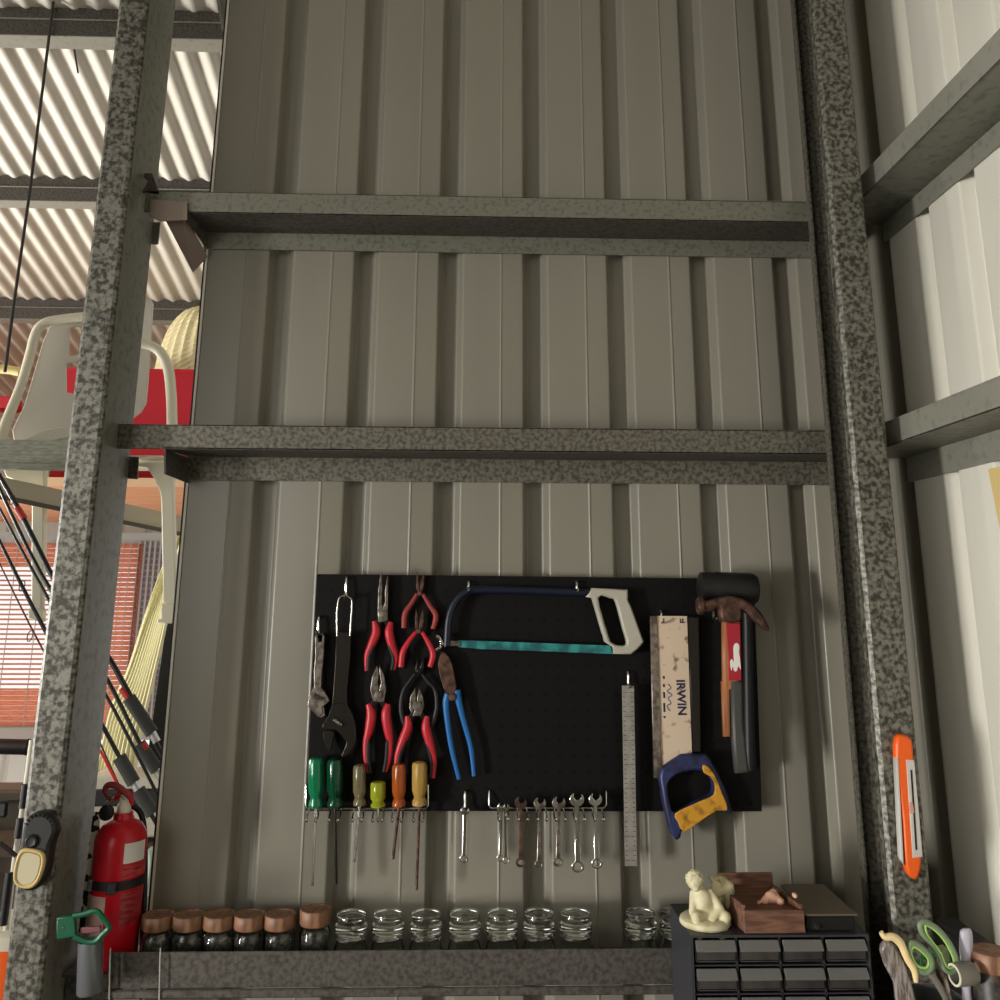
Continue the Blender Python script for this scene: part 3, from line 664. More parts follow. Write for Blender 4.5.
# combination spanners
def spanner(label, cx, ty, by, hw, rr, Y, m, sh=2.0, dx=0, rot=15, flip=False, name='combination_spanner', group='small spanners hanging in the wire rack'):
    """open jaw at the top, ring at the bottom (px)"""
    jc = (cx, ty+hw*.9); rc = (cx+dx, by-rr)
    L = []
    a0 = 270+rot if not flip else 270-rot
    # ring: start left of shank
    # arc around ring (screen coords, y down)
    L += arc(rc[0], rc[1], rr, -90+28, 270-28, 18)       # clockwise on screen, right of shank -> bottom -> left
    L += [(jc[0]-sh/1, jc[1]+hw*.95)]
    L += arc(jc[0], jc[1], hw, 120, a0-30, 10)
    # notch
    ca, sa = math.cos(math.radians(a0)), math.sin(math.radians(a0))
    nx, ny = -sa, ca; nw = hw*.5
    L += [(jc[0]+ca*hw*.25-nx*nw, jc[1]+sa*hw*.25-ny*nw), (jc[0]-ca*hw*.15, jc[1]-sa*hw*.15), (jc[0]+ca*hw*.25+nx*nw, jc[1]+sa*hw*.25+ny*nw)]
    L += arc(jc[0], jc[1], hw, a0+30, 420, 10)
    L += [(jc[0]+sh, jc[1]+hw*.95)]
    hole = arc(rc[0], rc[1], rr*.58, 0, 330, 11)
    me = plate_mesh([L, hole], Y, .005, .001)
    o = link(name, me, m, None)
    return setp(o, label, 'spanner', group)
YB = YT-.014
spanner('short double ended spanner hanging alone under its peg hook', 465, 807, 863, 4.5, 4.5, YB, M['chrome'], 2.4, -1, 15)
spanner('front one of the two slim spanners at the left end of the spanner rack', 501.5, 803, 862, 4.2, 4.0, YB, M['chrome'], 1.2, -1, 10)
spanner('rear one of the two slim spanners at the left end of the spanner rack', 505.5, 804, 864, 4.2, 4.0, YB+.007, M['chrome'], 1.2, .5, -10)
spanner('dark rusty spanner second position in the rack', 521, 797.5, 868, 6.2, 5.2, YB, M['rust'], 1.7, 0, 15)
spanner('spanner with reddish tinted shank, third position in the rack', 540, 798, 869, 6.2, 4.6, YB, M['steel'], 1.5, -1, 15)
spanner('slim grey spanner fourth position in the rack', 559, 797, 867, 6.8, 5.0, YB, M['steel'], 1.5, -1, 15)
spanner('largest bright spanner with open jaws second from the right', 577, 793, 873, 7.4, 6.5, YB, M['chrome'], 2.2, 1, 8)
spanner('bright spanner with round ring at the right end of the rack', 595.5, 793.5, 869, 6.8, 5.8, YB, M['chrome'], 2.0, 1.5, 8)
# ================================================================== JARS
ZS = ZJ
def jar_body_prof(h, r): return [(r*.88, 0), (r*.98, .003), (r, .008), (r, h*.72), (r*.9, h*.84), (r*.78, h*.88), (r*.8, h)]
kj = mpp(1.64)
def wood_jar():
    t = thing('spice_jar', (0, 0, 0), 'x', 'jar', 'wooden lidded glass jars on the shelf')
    h = .0545; r = .0252
    pr = jar_body_prof(h, r); inn = [(a*.9, max(b, .003)) for a, b in pr][::-1]
    G().lathe((0, 0, 0), (0, 0, 1), pr+inn, 28).build('glass_body', M['glass'], t, True)
    G().lathe((0, 0, .0035), (0, 0, 1), [(r*.84, 0), (r*.86, .004), (r*.86, .034), (r*.6, .038), (r*.2, .036)], 20).build('contents', M['screws'], t, True)
    G().lathe((0, 0, h-.004), (0, 0, 1), [(r*.97, 0), (r*1.03, .002), (r*1.03, .0185), (r*.99, .020), (r*.84, .020), (r*.82, .0188)], 32).build('lid', M['lid_wood'], t, True)
    return t
def glass_jar():
    t = thing('glass_jar', (0, 0, 0), 'x', 'jar', 'glass jars with glass stoppers on the shelf')
    h = .046; r = .0275
    pr = [(r*.9, 0), (r, .004), (r, .020), (r*.86, .030), (r*.86, .036), (r*.93, .038), (r*.93, .041)]; inn = [(a*.88, max(b, .004)) for a, b in pr][::-1]
    G().lathe((0, 0, 0), (0, 0, 1), pr+inn, 28).build('glass_body', M['glass'], t, True)
    G().lathe((0, 0, .0412), (0, 0, 1), [(r*.8, 0), (r*.98, .003), (r*.98, .013), (r*.82, .016), (r*.80, .021), (r*.9, .024), (r*.86, .029), (r*.5, .031)], 28).build('stopper', M['glass'], t, True)
    G().lathe((0, 0, .0338), (0, 0, 1), [(r*.90, 0), (r*.97, .001), (r*.97, .003), (r*.90, .004)], 28).build('seal', M['chrome'], t, True)
    return t
def dup(root, loc, label):
    r = root.copy(); COL.objects.link(r); r.location = loc; r['label'] = label
    for ch in list(root.children):
        c = ch.copy(); COL.objects.link(c); c.parent = r; c.location = ch.location
    return r
ordn = ['leftmost', 'second', 'third', 'fourth', 'fifth']
wj = wood_jar()
wl_ = ['wooden lidded jar nearest the extinguisher, filled with pale items', 'wooden lidded jar second from the extinguisher, dark contents', 'wooden lidded jar third from the extinguisher on the shelf', 'wooden lidded jar fourth from the extinguisher on the shelf', 'wooden lidded jar fifth from the extinguisher on the shelf', 'taller wooden lidded jar next to the clear glass jars']
YJ = 1.645
for i, px in enumerate([157, 188, 218.5, 249, 279.5, 315]):
    x = U(px, 935, YJ).x; loc = (x, YJ, ZS+.0003)
    if i == 0: wj.location = loc; wj['label'] = wl_[0]
    else:
        o = dup(wj, loc, wl_[i])
        if i == 5: o.scale = (1, 1, 1.1)
gj = glass_jar()
gl_ = ['first clear glass jar right of the wooden lidded ones', 'clear stoppered glass jar second in the clear row', 'clear stoppered glass jar third in the clear row', 'clear stoppered glass jar fourth in the clear row', 'clear stoppered glass jar fifth in the clear row, below the spanner rack', 'clear stoppered glass jar sixth in the clear row', 'clear stoppered glass jar last before the gap in the row', 'clear glass jar standing apart below the steel ruler', 'clear glass jar half hidden behind the drawer cabinet']
for i, px in enumerate([351, 388, 426, 464.5, 502, 539, 576, 641, 677]):
    x = U(px, 935, YJ).x; loc = (x, YJ, ZS+.0003)
    if i == 0: gj.location = loc; gj['label'] = gl_[0]
    else: dup(gj, loc, gl_[i])
# ================================================================== DRAWER CABINET AND WHAT STANDS ON IT
YC = 1.44
def CU(px, py): return U(px, py, YC)
cx0 = CU(694, 960).x; cx1 = CU(868, 960).x; cz1 = CU(780, 935).z; pitch = CU(0, 938).z-CU(0, 967).z
cz0 = cz1-pitch*8-.006; dep = .135
cab = thing('drawer_cabinet', ((cx0+cx1)/2, YC+dep/2, cz0), 'dark plastic cabinet of small smoky drawers under the figurine', 'drawer cabinet')
W = (cx1-cx0); g = G()
g.box((cx0-.004, YC, cz0), (cx0, YC+dep, cz1)).box((cx1, YC, cz0), (cx1+.004, YC+dep, cz1)).box((cx0, YC, cz1-.003), (cx1, YC+dep, cz1)).box((cx0, YC, cz0), (cx1, YC+dep, cz0+.003)).box((cx0, YC+dep-.003, cz0), (cx1, YC+dep, cz1))
cw = W/4
for i in range(1, 4): g.box((cx0+cw*i-.0012, YC+.002, cz0+.003), (cx0+cw*i+.0012, YC+dep-.003, cz1-.003))
for j in range(1, 8): g.box((cx0, YC+.002, cz1-.003-pitch*j-.001), (cx1, YC+dep-.003, cz1-.003-pitch*j+.001))
g.build('body', M['cab'], cab)
dw = cw-.006; dh = pitch-.004
def drawer_at(x, z, src=None):
    if src is None:
        g = G(); g.box((x, YC-.003, z+.0065), (x+dw, YC-.0005, z+dh*.64)).box((x, YC-.003, z+.004), (x+.0015, YC+.10, z+dh*.8)).box((x+dw-.0015, YC-.003, z+.004), (x+dw, YC+.10, z+dh*.8)).box((x, YC-.003, z+.004), (x+dw, YC+.10, z+.0055)).box((x, YC+.098, z+.004), (x+dw, YC+.1, z+dh*.8))
        d = g.build('drawer', M['drawer'], cab)
        a = .010
        pf = [(x, YC-.001, z+dh*.62), (x, YC-.001, z+dh*.66), (x, YC-.009, z+dh*.97), (x, YC-.0115, z+dh*.94), (x, YC-.003, z+dh*.56)]
        pf = [(x, YC-.0105, z+dh*.62), (x, YC-.001, z+dh*.97), (x, YC+.0005, z+dh*.97), (x, YC+.0005, z+dh*.58), (x, YC-.0095, z+dh*.58)]
        l = G().extr(pf, (dw, 0, 0)).build('pull_lip', M['drawer_lip'], cab, bevel=.0005)
        l.parent = d; l.location = (0, 0, 0)
        return d
dref = drawer_at(cx0+.003, cz1-.003-pitch+.002)
lip = dref.children[0]
for j in range(8):
    for i in range(4):
        if i == j == 0: continue
        if j > 2: continue
        d = dref.copy(); COL.objects.link(d); d.parent = cab; d.location = (cw*i, 0, -pitch*j)
        l = lip.copy(); COL.objects.link(l); l.parent = d; l.location = (0, 0, 0)
# drawers below the picture edge are closed by one plain panel of the body
bn = G().extr([(.02, .95, cz0-.045), (XR-.11, .95, cz0-.045), (XR-.11, 1.482, cz0-.045), (xa-.004, 1.482, cz0-.045), (xa-.004, 1.585, cz0-.045), (.02, 1.585, cz0-.045)], (0, 0, .0445)).build('workbench', M['bench'], None, bevel=.003); setp(bn, 'brown workbench top carrying the drawer cabinet and scissors pot', 'workbench')
# figurine: seated cherub
fg = thing('cherub_figurine', U(708, 930, YC+.03), 'cream plaster figurine of a crouching cherub on a round base', 'figurine')
FZ = cz1+.0005; fx = U(706, 925, YC+.04).x; fy = YC+.045; k = .00172
def FP(px, py, d=0): return Vector((U(px, 900, fy).x, fy+d, FZ+(915-py)*mpp(fy)*1.0))
G().lathe((fx, fy, FZ), (0, 0, 1), [(.036, 0), (.038, .003), (.037, .008), (.033, .011)], 28).build('base', M['plaster'], fg, True)
def blob(parts, name, m, par, res=.0022):
    """one continuous surface from overlapping balls through a voxel remesh"""
    g = G()
    for c, r, *sq in parts: g.ball(c, r, 16, sq[0] if sq else (1, 1, 1))
    me = g.mesh(); ob = bpy.data.objects.new('b', me); COL.objects.link(ob)
    md = ob.modifiers.new('r', 'REMESH'); md.mode = 'VOXEL'; md.voxel_size = res
    ms = ob.modifiers.new('s', 'SMOOTH'); ms.iterations = 3; ms.factor = .5
    bpy.context.view_layer.update()
    m2 = bpy.data.meshes.new_from_object(ob.evaluated_get(bpy.context.evaluated_depsgraph_get())); bpy.data.objects.remove(ob)
    return link(name, m2, m, par, True)
def chain(a, b, r0, r1, n=7): return [(Vector(a).lerp(Vector(b), i/n), r0+(r1-r0)*i/n) for i in range(n+1)]
P = []
hips = FP(705, 912); P += [(hips, .021, (1.1, .9, .8))]
P += chain(hips, FP(702, 893, -.004), .019, .014)
P += chain(FP(702, 893), FP(696, 880, -.006), .008, .008, 3)
P += chain(FP(694, 890), FP(690, 903, -.012), .0065, .0055)+chain(FP(690, 903, -.012), FP(698, 912, -.02), .0055, .0045)
P += chain(FP(710, 889, -.004), FP(718, 900, -.014), .0065, .0055)+chain(FP(718, 900, -.014), FP(708, 908, -.022), .0055, .0045)
P += chain(FP(699, 916, -.008), FP(692, 905, -.022), .009, .008)+chain(FP(692, 905, -.022), FP(694, 921, -.026), .0075, .005)
P += chain(FP(712, 916, -.004), FP(722, 906, -.018), .009, .008)+chain(FP(722, 906, -.018), FP(716, 921, -.026), .0075, .005)
blob(P, 'body', M['plaster'], fg)
hd_ = FP(694, 878, -.010)
hp = [(hd_, .0125), (hd_+Vector((-.004, -.010, -.003)), .0035), (hd_+Vector((-.011, 0, 0)), .003), (hd_+Vector((.011, 0, 0)), .003), (hd_+Vector((0, -.008, -.007)), .0055)]
blob(hp, 'head', M['plaster'], fg, .0014)
g = []
for i in range(34):
    th = random.uniform(0, 6.28); ph = random.uniform(0, 1.35)
    d = Vector((math.sin(ph)*math.cos(th), math.sin(ph)*math.sin(th)*.9+.15, math.cos(ph)))
    g.append((hd_+d*.0125, random.uniform(.0026, .004)))
blob(g, 'curly_hair', M['plaster'], fg, .0013)
for s, px in ((-1, 716), (1, 726)):
    a, b = FP(712, 893, .008), FP(px+6, 888, .018)
    blob(chain(a, b, .007, .009)+chain(b, FP(px+4, 904, .014), .008, .004)+chain(b, FP(px-2, 880, .016), .007, .004), 'wing', M['plaster'], fg)
# the small green ball-shaped flower behind it
leaf = blob([(FP(728, 886, .03), .010), (FP(734, 893, .03), .010), (FP(731, 900, .03), .007)], 'trinket', M['plaster'], None); setp(leaf, 'small pale green trinket behind the cherub', 'trinket'); leaf.data.materials.clear(); leaf.data.materials.append(mat('pale_green_ceramic', srgb(168, 172, 122), .5))
# wooden box with a peach object
bx_ = thing('wooden_box', U(772, 920, YC+.05), 'open brown wooden box with a peach object lying in it, on the cabinet', 'box')
bz = FZ; fx0 = U(745, 936, YC+.004).x; fx1 = U(806, 936, YC+.004).x; hb = .036; d2 = .10
fy0 = YC+.004; th = .005
G().box((fx0, fy0, bz), (fx1, fy0+th, bz+.030)).build('front_panel', M['brown_wood'], bx_, bevel=.001)
G().box((fx0-.012, fy0+d2, bz), (fx1-.012, fy0+d2+th, bz+hb+.016)).build('back_panel', M['brown_wood'], bx_, bevel=.001)
for xx, yy in ((fx0, 0), (fx1-th, 0)):
    G().extr([(xx, fy0+th, bz), (xx+th, fy0+th, bz), (xx+th-.012, fy0+d2, bz), (xx-.012, fy0+d2, bz)], (0, 0, hb)).build('side_panel', M['brown_wood'], bx_, bevel=.0008)
G().extr([(fx0+th, fy0+th, bz+.020), (fx1-th, fy0+th, bz+.020), (fx1-th-.012, fy0+d2, bz+.028), (fx0+th-.012, fy0+d2, bz+.028)], (0, 0, .004)).build('inner_tray', M['brown_wood'], bx_)
q = Vector(((fx0+fx1)/2+.012, fy0+.045, bz+.034))
pc = blob([(q, .010, (1.2, 1, .9)), (q+Vector((-.012, -.004, -.003)), .006), (q+Vector((-.022, -.006, -.005)), .0035), (q+Vector((.011, -.006, -.004)), .006), (q+Vector((.004, .004, .005)), .006)], 'carved_shell', M['peach'], None); setp(pc, 'small peach pink carved shell lying in the brown wooden box', 'ornament')
pc2 = blob([(Vector((fx1-.006, fy0+.02, bz+.044)), .005, (.8, 1.6, .8))], 'pink_stone', M['peach'], None); setp(pc2, 'small pink stone on the right rim of the wooden box', 'stone')
# black box with grey-brown lid
kb = thing('black_case', U(835, 925, YC+.06), 'black case with flat grey-brown lid right of the wooden box', 'case')
kx0 = fx1+.004; kx1 = U(856, 930, YC+.01).x
G().box((kx0, YC+.012, bz), (kx1, YC+.110, bz+.020)).build('body', M['black'], kb, bevel=.0015)
G().extr([(kx0-.002, YC+.008, bz+.0205), (kx1+.004, YC+.008, bz+.0205), (kx1-.008, YC+.108, bz+.032), (kx0-.004, YC+.108, bz+.032)], (0, 0, .003)).build('lid', M['grey_lid'], kb, bevel=.001)
G().box((kx0+.012, YC+.009, bz+.004), (kx0+.020, YC+.012, bz+.010)).build('latch', M['chrome'], kb)
# ================================================================== EXTINGUISHER
YE = 1.645
ex = thing('fire_extinguisher', U(118, 948, YE), 'red fire extinguisher standing left of the jars', 'fire extinguisher')
eb = U(117, 950, YE); eb.z = ZJ+.0005; et = U(122, 812, YE); ke = mpp(YE)
Lx = U(120, 812, YE).z-eb.z; r = 22.6*ke; axz = Vector((.0, 0, 1)); eb.x = U(117.4, 880, YE).x
G().lathe(eb, axz, [(r*.9, 0), (r, .006), (r, Lx*.80), (r*.95, Lx*.86), (r*.75, Lx*.92), (r*.38, Lx*.955), (r*.36, Lx)], 40).build('cylinder', M['ext_red'], ex, True)
def curved(name, c, r, a0, a1, z0, z1, m, par, th=.0008, ax=None):
    n = 14; g = G(); vs = []; fs = []
    for i in range(n+1):
        t = math.radians(a0+(a1-a0)*i/n)
        for rr in (r, r+th):
            for z in (z0, z1): vs.append((c.x+math.cos(t)*rr, c.y+math.sin(t)*rr, z))
    for i in range(n):
        a = i*4; b = a+4
        fs += [(a, b, b+1, a+1), (a+2, a+3, b+3, b+2), (a+1, b+1, b+3, a+3), (a, a+2, b+2, b)]
    fs += [(0, 1, 3, 2), (n*4, n*4+2, n*4+3, n*4+1)]
    return g.add(vs, fs).build(name, m, par, True)
zE = lambda py: U(118, py, YE-.03).z
curved('white_label', eb, r, -62, -8, zE(863), zE(843), M['white'], ex)
curved('printed_label', eb, r, -62, -8, zE(878), zE(866), mat('printed_red_label', srgb(190, 60, 64), .4, var=srgb(150, 16, 28), scale=240, stretch=(.2, .2, 1.2), lo=.45, hi=.5), ex)
curved('left_label', eb, r, 186, 205, zE(865), zE(842), M['white'], ex)
curved('lower_label', eb, r, 196, 268, zE(946), zE(895), mat('faded_pink_label', srgb(196, 168, 158), .45, var=srgb(176, 140, 132), scale=30), ex)
curved('lower_print', eb, r, -60, -5, zE(925), zE(893), mat('printed_red_label_low', srgb(160, 50, 54), .4, var=srgb(130, 12, 22), scale=240, stretch=(.2, .2, 1.2), lo=.45, hi=.5), ex)
curved('strap', eb, r+.001, 180, 360, zE(889), zE(880), M['black'], ex, .002)
o = G().box((U(109, 885, YE-.04).x, YE-.052, zE(891)), (U(118, 885, YE-.04).x, YE-.043, zE(879))).build('strap_buckle', M['cab'], ex, bevel=.002)
o = G().box((U(88, 885, YE-.03).x, YE-.035, zE(891)), (U(94, 885, YE-.03).x, YE-.015, zE(879))).build('strap_clip', M['clear_tube'], ex, bevel=.002)
vt = eb+Vector((0, 0, Lx))
G().lathe(vt, (0, 0, 1), [(.010, -.002), (.011, 0), (.011, .012), (.008, .016), (.008, .026), (.004, .028)], 20).build('valve', M['white_plastic'], ex, True)
pxtube('carry_handle', [(112, 803), (108, 797), (105, 791), (107, 786), (113, 785), (120, 788), (126, 793), (130, 799)], [1.2, 1.8, 2.4, 2.8, 3, 3, 2.6, 1.6], YE-.01, M['dark_red'], ex, 4, 10, .5)
pxtube('lever', [(115, 800), (122, 792), (130, 797), (131, 806)], [2.2, 3.4, 3.4, 2], YE, M['ext_red'], ex, 4, 10, .6)
G().lathe(vt+Vector((-.018, -.02, .004)), (-.25, -1, .1), [(.011, 0), (.012, .002), (.012, .008), (.009, .009)], 20).build('pressure_gauge', M['black'], ex, True)
for dx in (-.004, 0, .004):
    pxtube('wire_clip', [(108+dx*500, 803), (112+dx*500, 796), (119, 795), (124, 800)], .5, YE-.014, M['chrome'], ex, 5, 6)
pxtube('hose', [(132, 806), (140, 812), (144, 828), (145, 860), (144, 905), (142, 944)], 2.6, YE+.03, M['black'], ex, 6)
# mounting plate behind it with a dark pattern
mp_ = thing('wall_bracket', U(90, 880, 1.625), 'narrow patterned white bracket behind the fire extinguisher', 'bracket')
pm = mat('patterned_tape', srgb(216, 208, 204), .5, var=srgb(20, 18, 20), scale=85, lo=.49, hi=.51, detail=1)
plate('plate', [(93, 812), (100, 812), (93, 950), (76, 950)], 1.64, .003, pm, mp_)
G().box((U(88, 0, 1.63).x, 1.627, U(0, 818, 1.63).z), (U(106, 0, 1.63).x, 1.639, U(0, 801, 1.63).z)).build('clamp', M['black'], mp_, bevel=.004)
# ================================================================== THINGS STUCK ON THE POSTS
tp = thing('work_light', U(35, 880, YL), 'black magnetic work light with yellow bezel stuck on the left post', 'work light')
YW_ = YL-.030
plate('body', sm2([(26, 818), (34, 813.5), (46, 814), (54, 822), (55, 834), (50, 846), (48, 862), (44, 878), (36, 889), (27, 892), (18, 888), (14, 876), (16, 858), (20, 840), (22, 826)], 3), YW_, .028, M['torch_black'], tp, .006)
plate('bezel', [sm2([(22, 849), (36, 850), (43, 854), (44, 864), (39, 880), (32, 888), (22, 889), (14, 884), (12.5, 874), (16, 858)], 3), sm2([(24, 853), (35, 854), (40, 857), (40, 865), (36, 878), (30, 884), (22, 885), (17, 881), (16, 874), (19, 860)], 3)], YW_-.006, .008, M['torch_rim'], tp, .0025)
plate('lens', sm2([(24, 853), (35, 854), (40, 857), (40, 865), (36, 878), (30, 884), (22, 885), (17, 881), (16, 874), (19, 860)], 3), YW_-.004, .005, M['torch_lens'], tp, .001)
c = U(32, 841, YW_); G().lathe(c, (0, -1, 0), [(.0095, 0), (.0095, .003), (.007, .005), (.006, .0045), (.002, .0045)], 20).build('button', M['black'], tp, True)
for k in range(9):
    t_ = math.radians(200+k*17); a = (39+12.5*math.cos(t_), 829+12.5*math.sin(t_)); b = (39+15.5*math.cos(t_), 829+15.5*math.sin(t_))
    A, B = U(a[0], a[1], YW_-.001), U(b[0], b[1], YW_-.001)
    G().tube([A, B], .0011, 6).build('grip_rib', M['black'], tp, True)
# green bracket with a clear tube
YK = 1.50
gb = thing('green_clip_holder', U(70, 930, YK), 'green plastic spring clip fixed on the left post', 'clip')
plate('plate', [(56, 918), (74, 915), (76, 937), (56, 940)], YL-.012, .008, M['green_plastic'], gb, .002)
pxtube('loop', [(73, 916), (84, 914), (96, 911), (103, 918), (109, 927), (103, 934), (96, 941), (88, 942), (80, 939), (74, 936)], 2.6, YL-.010, M['green_plastic'], gb, 4, 8, .9)
plate('cross_bar', [(80, 928), (100, 926), (101, 932), (80, 934)], YL-.006, .004, mat('maroon_bar', srgb(116, 70, 74), .5), gb, .001)
G().ball(U(63, 928, YL-.0125), .0016, 8).build('screw', M['chrome'], gb, True)
ct_ = thing('clear_tube', U(90, 993, YL), 'grey translucent tube hanging in the green clip', 'tube')
A, B = U(91, 940, YL+.02), U(89, 993, YL+.02); rr_ = 10.5*mpp(1.55)
G().lathe(B, A-B, [(rr_*.9, 0), (rr_, .003), (rr_*1.02, (A-B).length), (rr_*.92, (A-B).length), (rr_*.9, .004)], 24).build('barrel', M['clear_tube'], ct_, True)
# orange and white level on the right post
lv = thing('spirit_level', U(908, 810, YR), 'small orange and white torpedo level stuck on the right post', 'level')
YV = YR-.016
plate('body', sm2([(897, 738), (903, 735), (911, 738), (914, 750), (917, 800), (922, 855), (921, 872), (917, 880), (911, 877), (906, 866), (903, 820), (898, 780), (896, 755)], 2), YV, .015, M['orange_plastic'], lv, .004)
plate('white_face', [(906.5, 760), (914.5, 760), (923, 857), (913, 858)], YV-.002, .006, M['grey_white'], lv, .001)
plate('edge_strip', [(896, 758), (898.5, 758), (904, 866), (901, 858)], YV-.001, .012, M['grey_white'], lv, .001)
plate('dark_slot', [(910.6, 770), (912.2, 770), (917.5, 850), (915.8, 850)], YV-.0028, .002, M['black'], lv, .0003)
plate('vial', [(909, 803), (913, 802.5), (915, 813), (911, 814)], YV-.004, .006, mat('pale_vial', srgb(206, 150, 136), .2), lv, .001)
# ================================================================== BOTTOM RIGHT: POT WITH SCISSORS
YQ = 1.20
bt = cz0
def QU(px, py, d=0): return U(px, py, YQ+d)
pot = thing('tool_pot', (QU(935, 1000).x, YQ, bt), 'dark tub holding scissors and tools at the lower right', 'pot')
zq = QU(0, 1012).z
G().lathe((QU(940, 1000).x, YQ+.02, bt+.0005), (0, 0, 1), [(.030, 0), (.034, .004), (.038, zq-bt), (.035, zq-bt), (.032, .006)], 32).build('tub', M['clear_tube'], pot, True)
def loopy(name, pts, r, m, par, d=0, closed=True, flat=1): return pxtube(name, pts, r, YQ+d, m, par, 6, 10, flat, True, closed)
sc = thing('scissors', QU(930, 990), 'large scissors with grey green looped handles standing in the pot', 'scissors')
loopy('large_handle', [(924, 922), (936, 928), (947, 940), (955, 955), (957, 967), (951, 972), (944, 968), (938, 955), (931, 944), (923, 934), (920, 926)], 2.6, M['sc_green'], sc)
loopy('large_lining', [(926, 925), (937, 932), (946, 943), (953, 957), (954, 965), (950, 968), (945, 964), (940, 952), (933, 943), (927, 934)], 1.2, M['sc_inner'], sc, -.001)
loopy('small_handle', [(912, 943), (922, 948), (930, 958), (931, 967), (926, 972), (918, 970), (911, 961), (909, 950)], 2.8, M['sc_green'], sc, -.006)
loopy('small_lining', [(914, 947), (921, 951), (928, 959), (928, 966), (924, 968), (918, 966), (913, 959), (911, 951)], 1.1, M['sc_inner'], sc, -.008)
pxtube('blade', [(937, 958), (943, 975), (948, 993), (953, 1016)], [3, 3, 2.6, 2], YQ, M['steel'], sc, 4, 8, .4)
pxtube('blade', [(928, 970), (938, 984), (946, 1000), (950, 1016)], [3, 3, 2.6, 2], YQ-.006, M['tape'], sc, 4, 8, .4)
st = pxtube('knife', [(965.5, 928.5), (966, 932), (966, 945), (965.5, 962), (966, 985), (968, 1012)], [3, 5.6, 6.2, 4.8, 4.2, 4.5], YQ+.01, M['lilac'], None, 6, 14, .6); setp(st, 'pale lilac rounded tool handle standing upright in the pot', 'tool handle')
tpz = thing('tape_roll', QU(962, 975), 'grey roll of tape leaning beside the scissors handles', 'tape roll')
A = QU(954.5, 975, -.01); B = QU(977, 974, .03)
G().lathe(A, Vector((1, .18, 0)), [(.0098, 0), (.0118, 0), (.0125, .002), (.0125, .024), (.0115, .026), (.0098, .026), (.0098, 0)], 28).build('roll', M['tape'], tpz, True)
G().lathe(A+Vector((-.0004, 0, 0)), Vector((1, .18, 0)), [(.0095, -.0006), (.0120, -.0006), (.0120, .0005), (.0095, .0005), (.0095, -.0006)], 28).build('pale_rim', M['white_plastic'], tpz, True)
th_ = thing('brush', QU(895, 975), 'clear grey bristled scoop with a cream handle leaning left in the pot', 'brush')
plate('bristle_head', sm2([(884, 944), (890, 941), (900, 952), (908, 968), (914, 990), (918, 1012), (900, 1012), (896, 985), (887, 968), (882, 952)], 2), YQ-.004, .010, mat('translucent_grey', srgb(150, 140, 134), .25, 0, var=srgb(96, 86, 80), scale=55, stretch=(6, 1, 1)), th_, .003)
pxtube('handle', [(881, 932), (885, 937), (893, 937), (901, 944), (907, 958), (914, 970), (916, 982)], [2, 2.8, 3.6, 3.6, 3.2, 3, 2], YQ-.008, mat('cream_handle', srgb(232, 206, 152), .5), th_, 4)
lg = pxtube('green_ring', [(922, 958), (926, 953), (932, 953), (936, 960), (934, 969), (927, 971), (922, 967)], 1.4, YQ+.03, M['mesh_lime'], None, 4, 8, 1, True, True); setp(lg, 'thin bright green plastic ring behind the small scissors loop', 'ring')
pbx = plate('pale_block', [(941, 952), (950, 950), (952, 963), (943, 965)], YQ+.03, .02, mat('pale_green_block', srgb(140, 150, 110), .5), None, .002); setp(pbx, 'small pale green block seen through the large scissors loop', 'block')
# jar with wooden lid at the right edge
rj = thing('spice_jar', (QU(993, 1000).x, YQ+.03, bt), 'wooden lidded jar cut by the right edge of the photo beside the scissors', 'jar', 'wooden lidded glass jars on the shelf')
jx = U(996, 962, YQ).x; jz = U(996, 968, YQ).z
G().lathe((jx, YQ+.01, bt+.0005), (0, 0, 1), [(.024, 0), (.026, .004), (.026, jz-bt-.012), (.021, jz-bt)], 28).build('glass_body', mat('dark_jar_glass', srgb(70, 58, 48), .45, 0, var=srgb(28, 24, 22), scale=90), rj, True)
G().lathe((jx, YQ+.01, jz-.004), (0, 0, 1), [(.023, 0), (.0245, .003), (.0245, .018), (.023, .020), (.018, .020)], 32).build('lid', M['lid_wood'], rj, True)
# black plastic shelf edge behind the pot
bk = thing('black_tray', UX(975, 935, .72), 'black tray on the bench behind the scissors by the right wall', 'tray')
zt_ = U(960, 925, 1.45).z
G().box((xb+.01, 1.32, bt+.0005), (XR-.105, 1.482, zt_-.01)).build('body', M['black'], bk, bevel=.003)
G().box((xb+.005, 1.31, zt_-.01), (XR-.102, 1.484, zt_)).build('rim', M['rubber'], bk, bevel=.003)
# timber corner at the right edge, upper
tm = thing('timber_frame', UX(995, 490, XR-.03), 'pale timber framed card on the right wall at the photo edge', 'frame')
P = [UX(988, 469, XR-.012), UX(1020, 462, XR-.012), UX(1020, 560, XR-.012), UX(1000, 530, XR-.012)]
G().extr(P, (.006, 0, 0)).build('card', M['yellow_card'], tm)
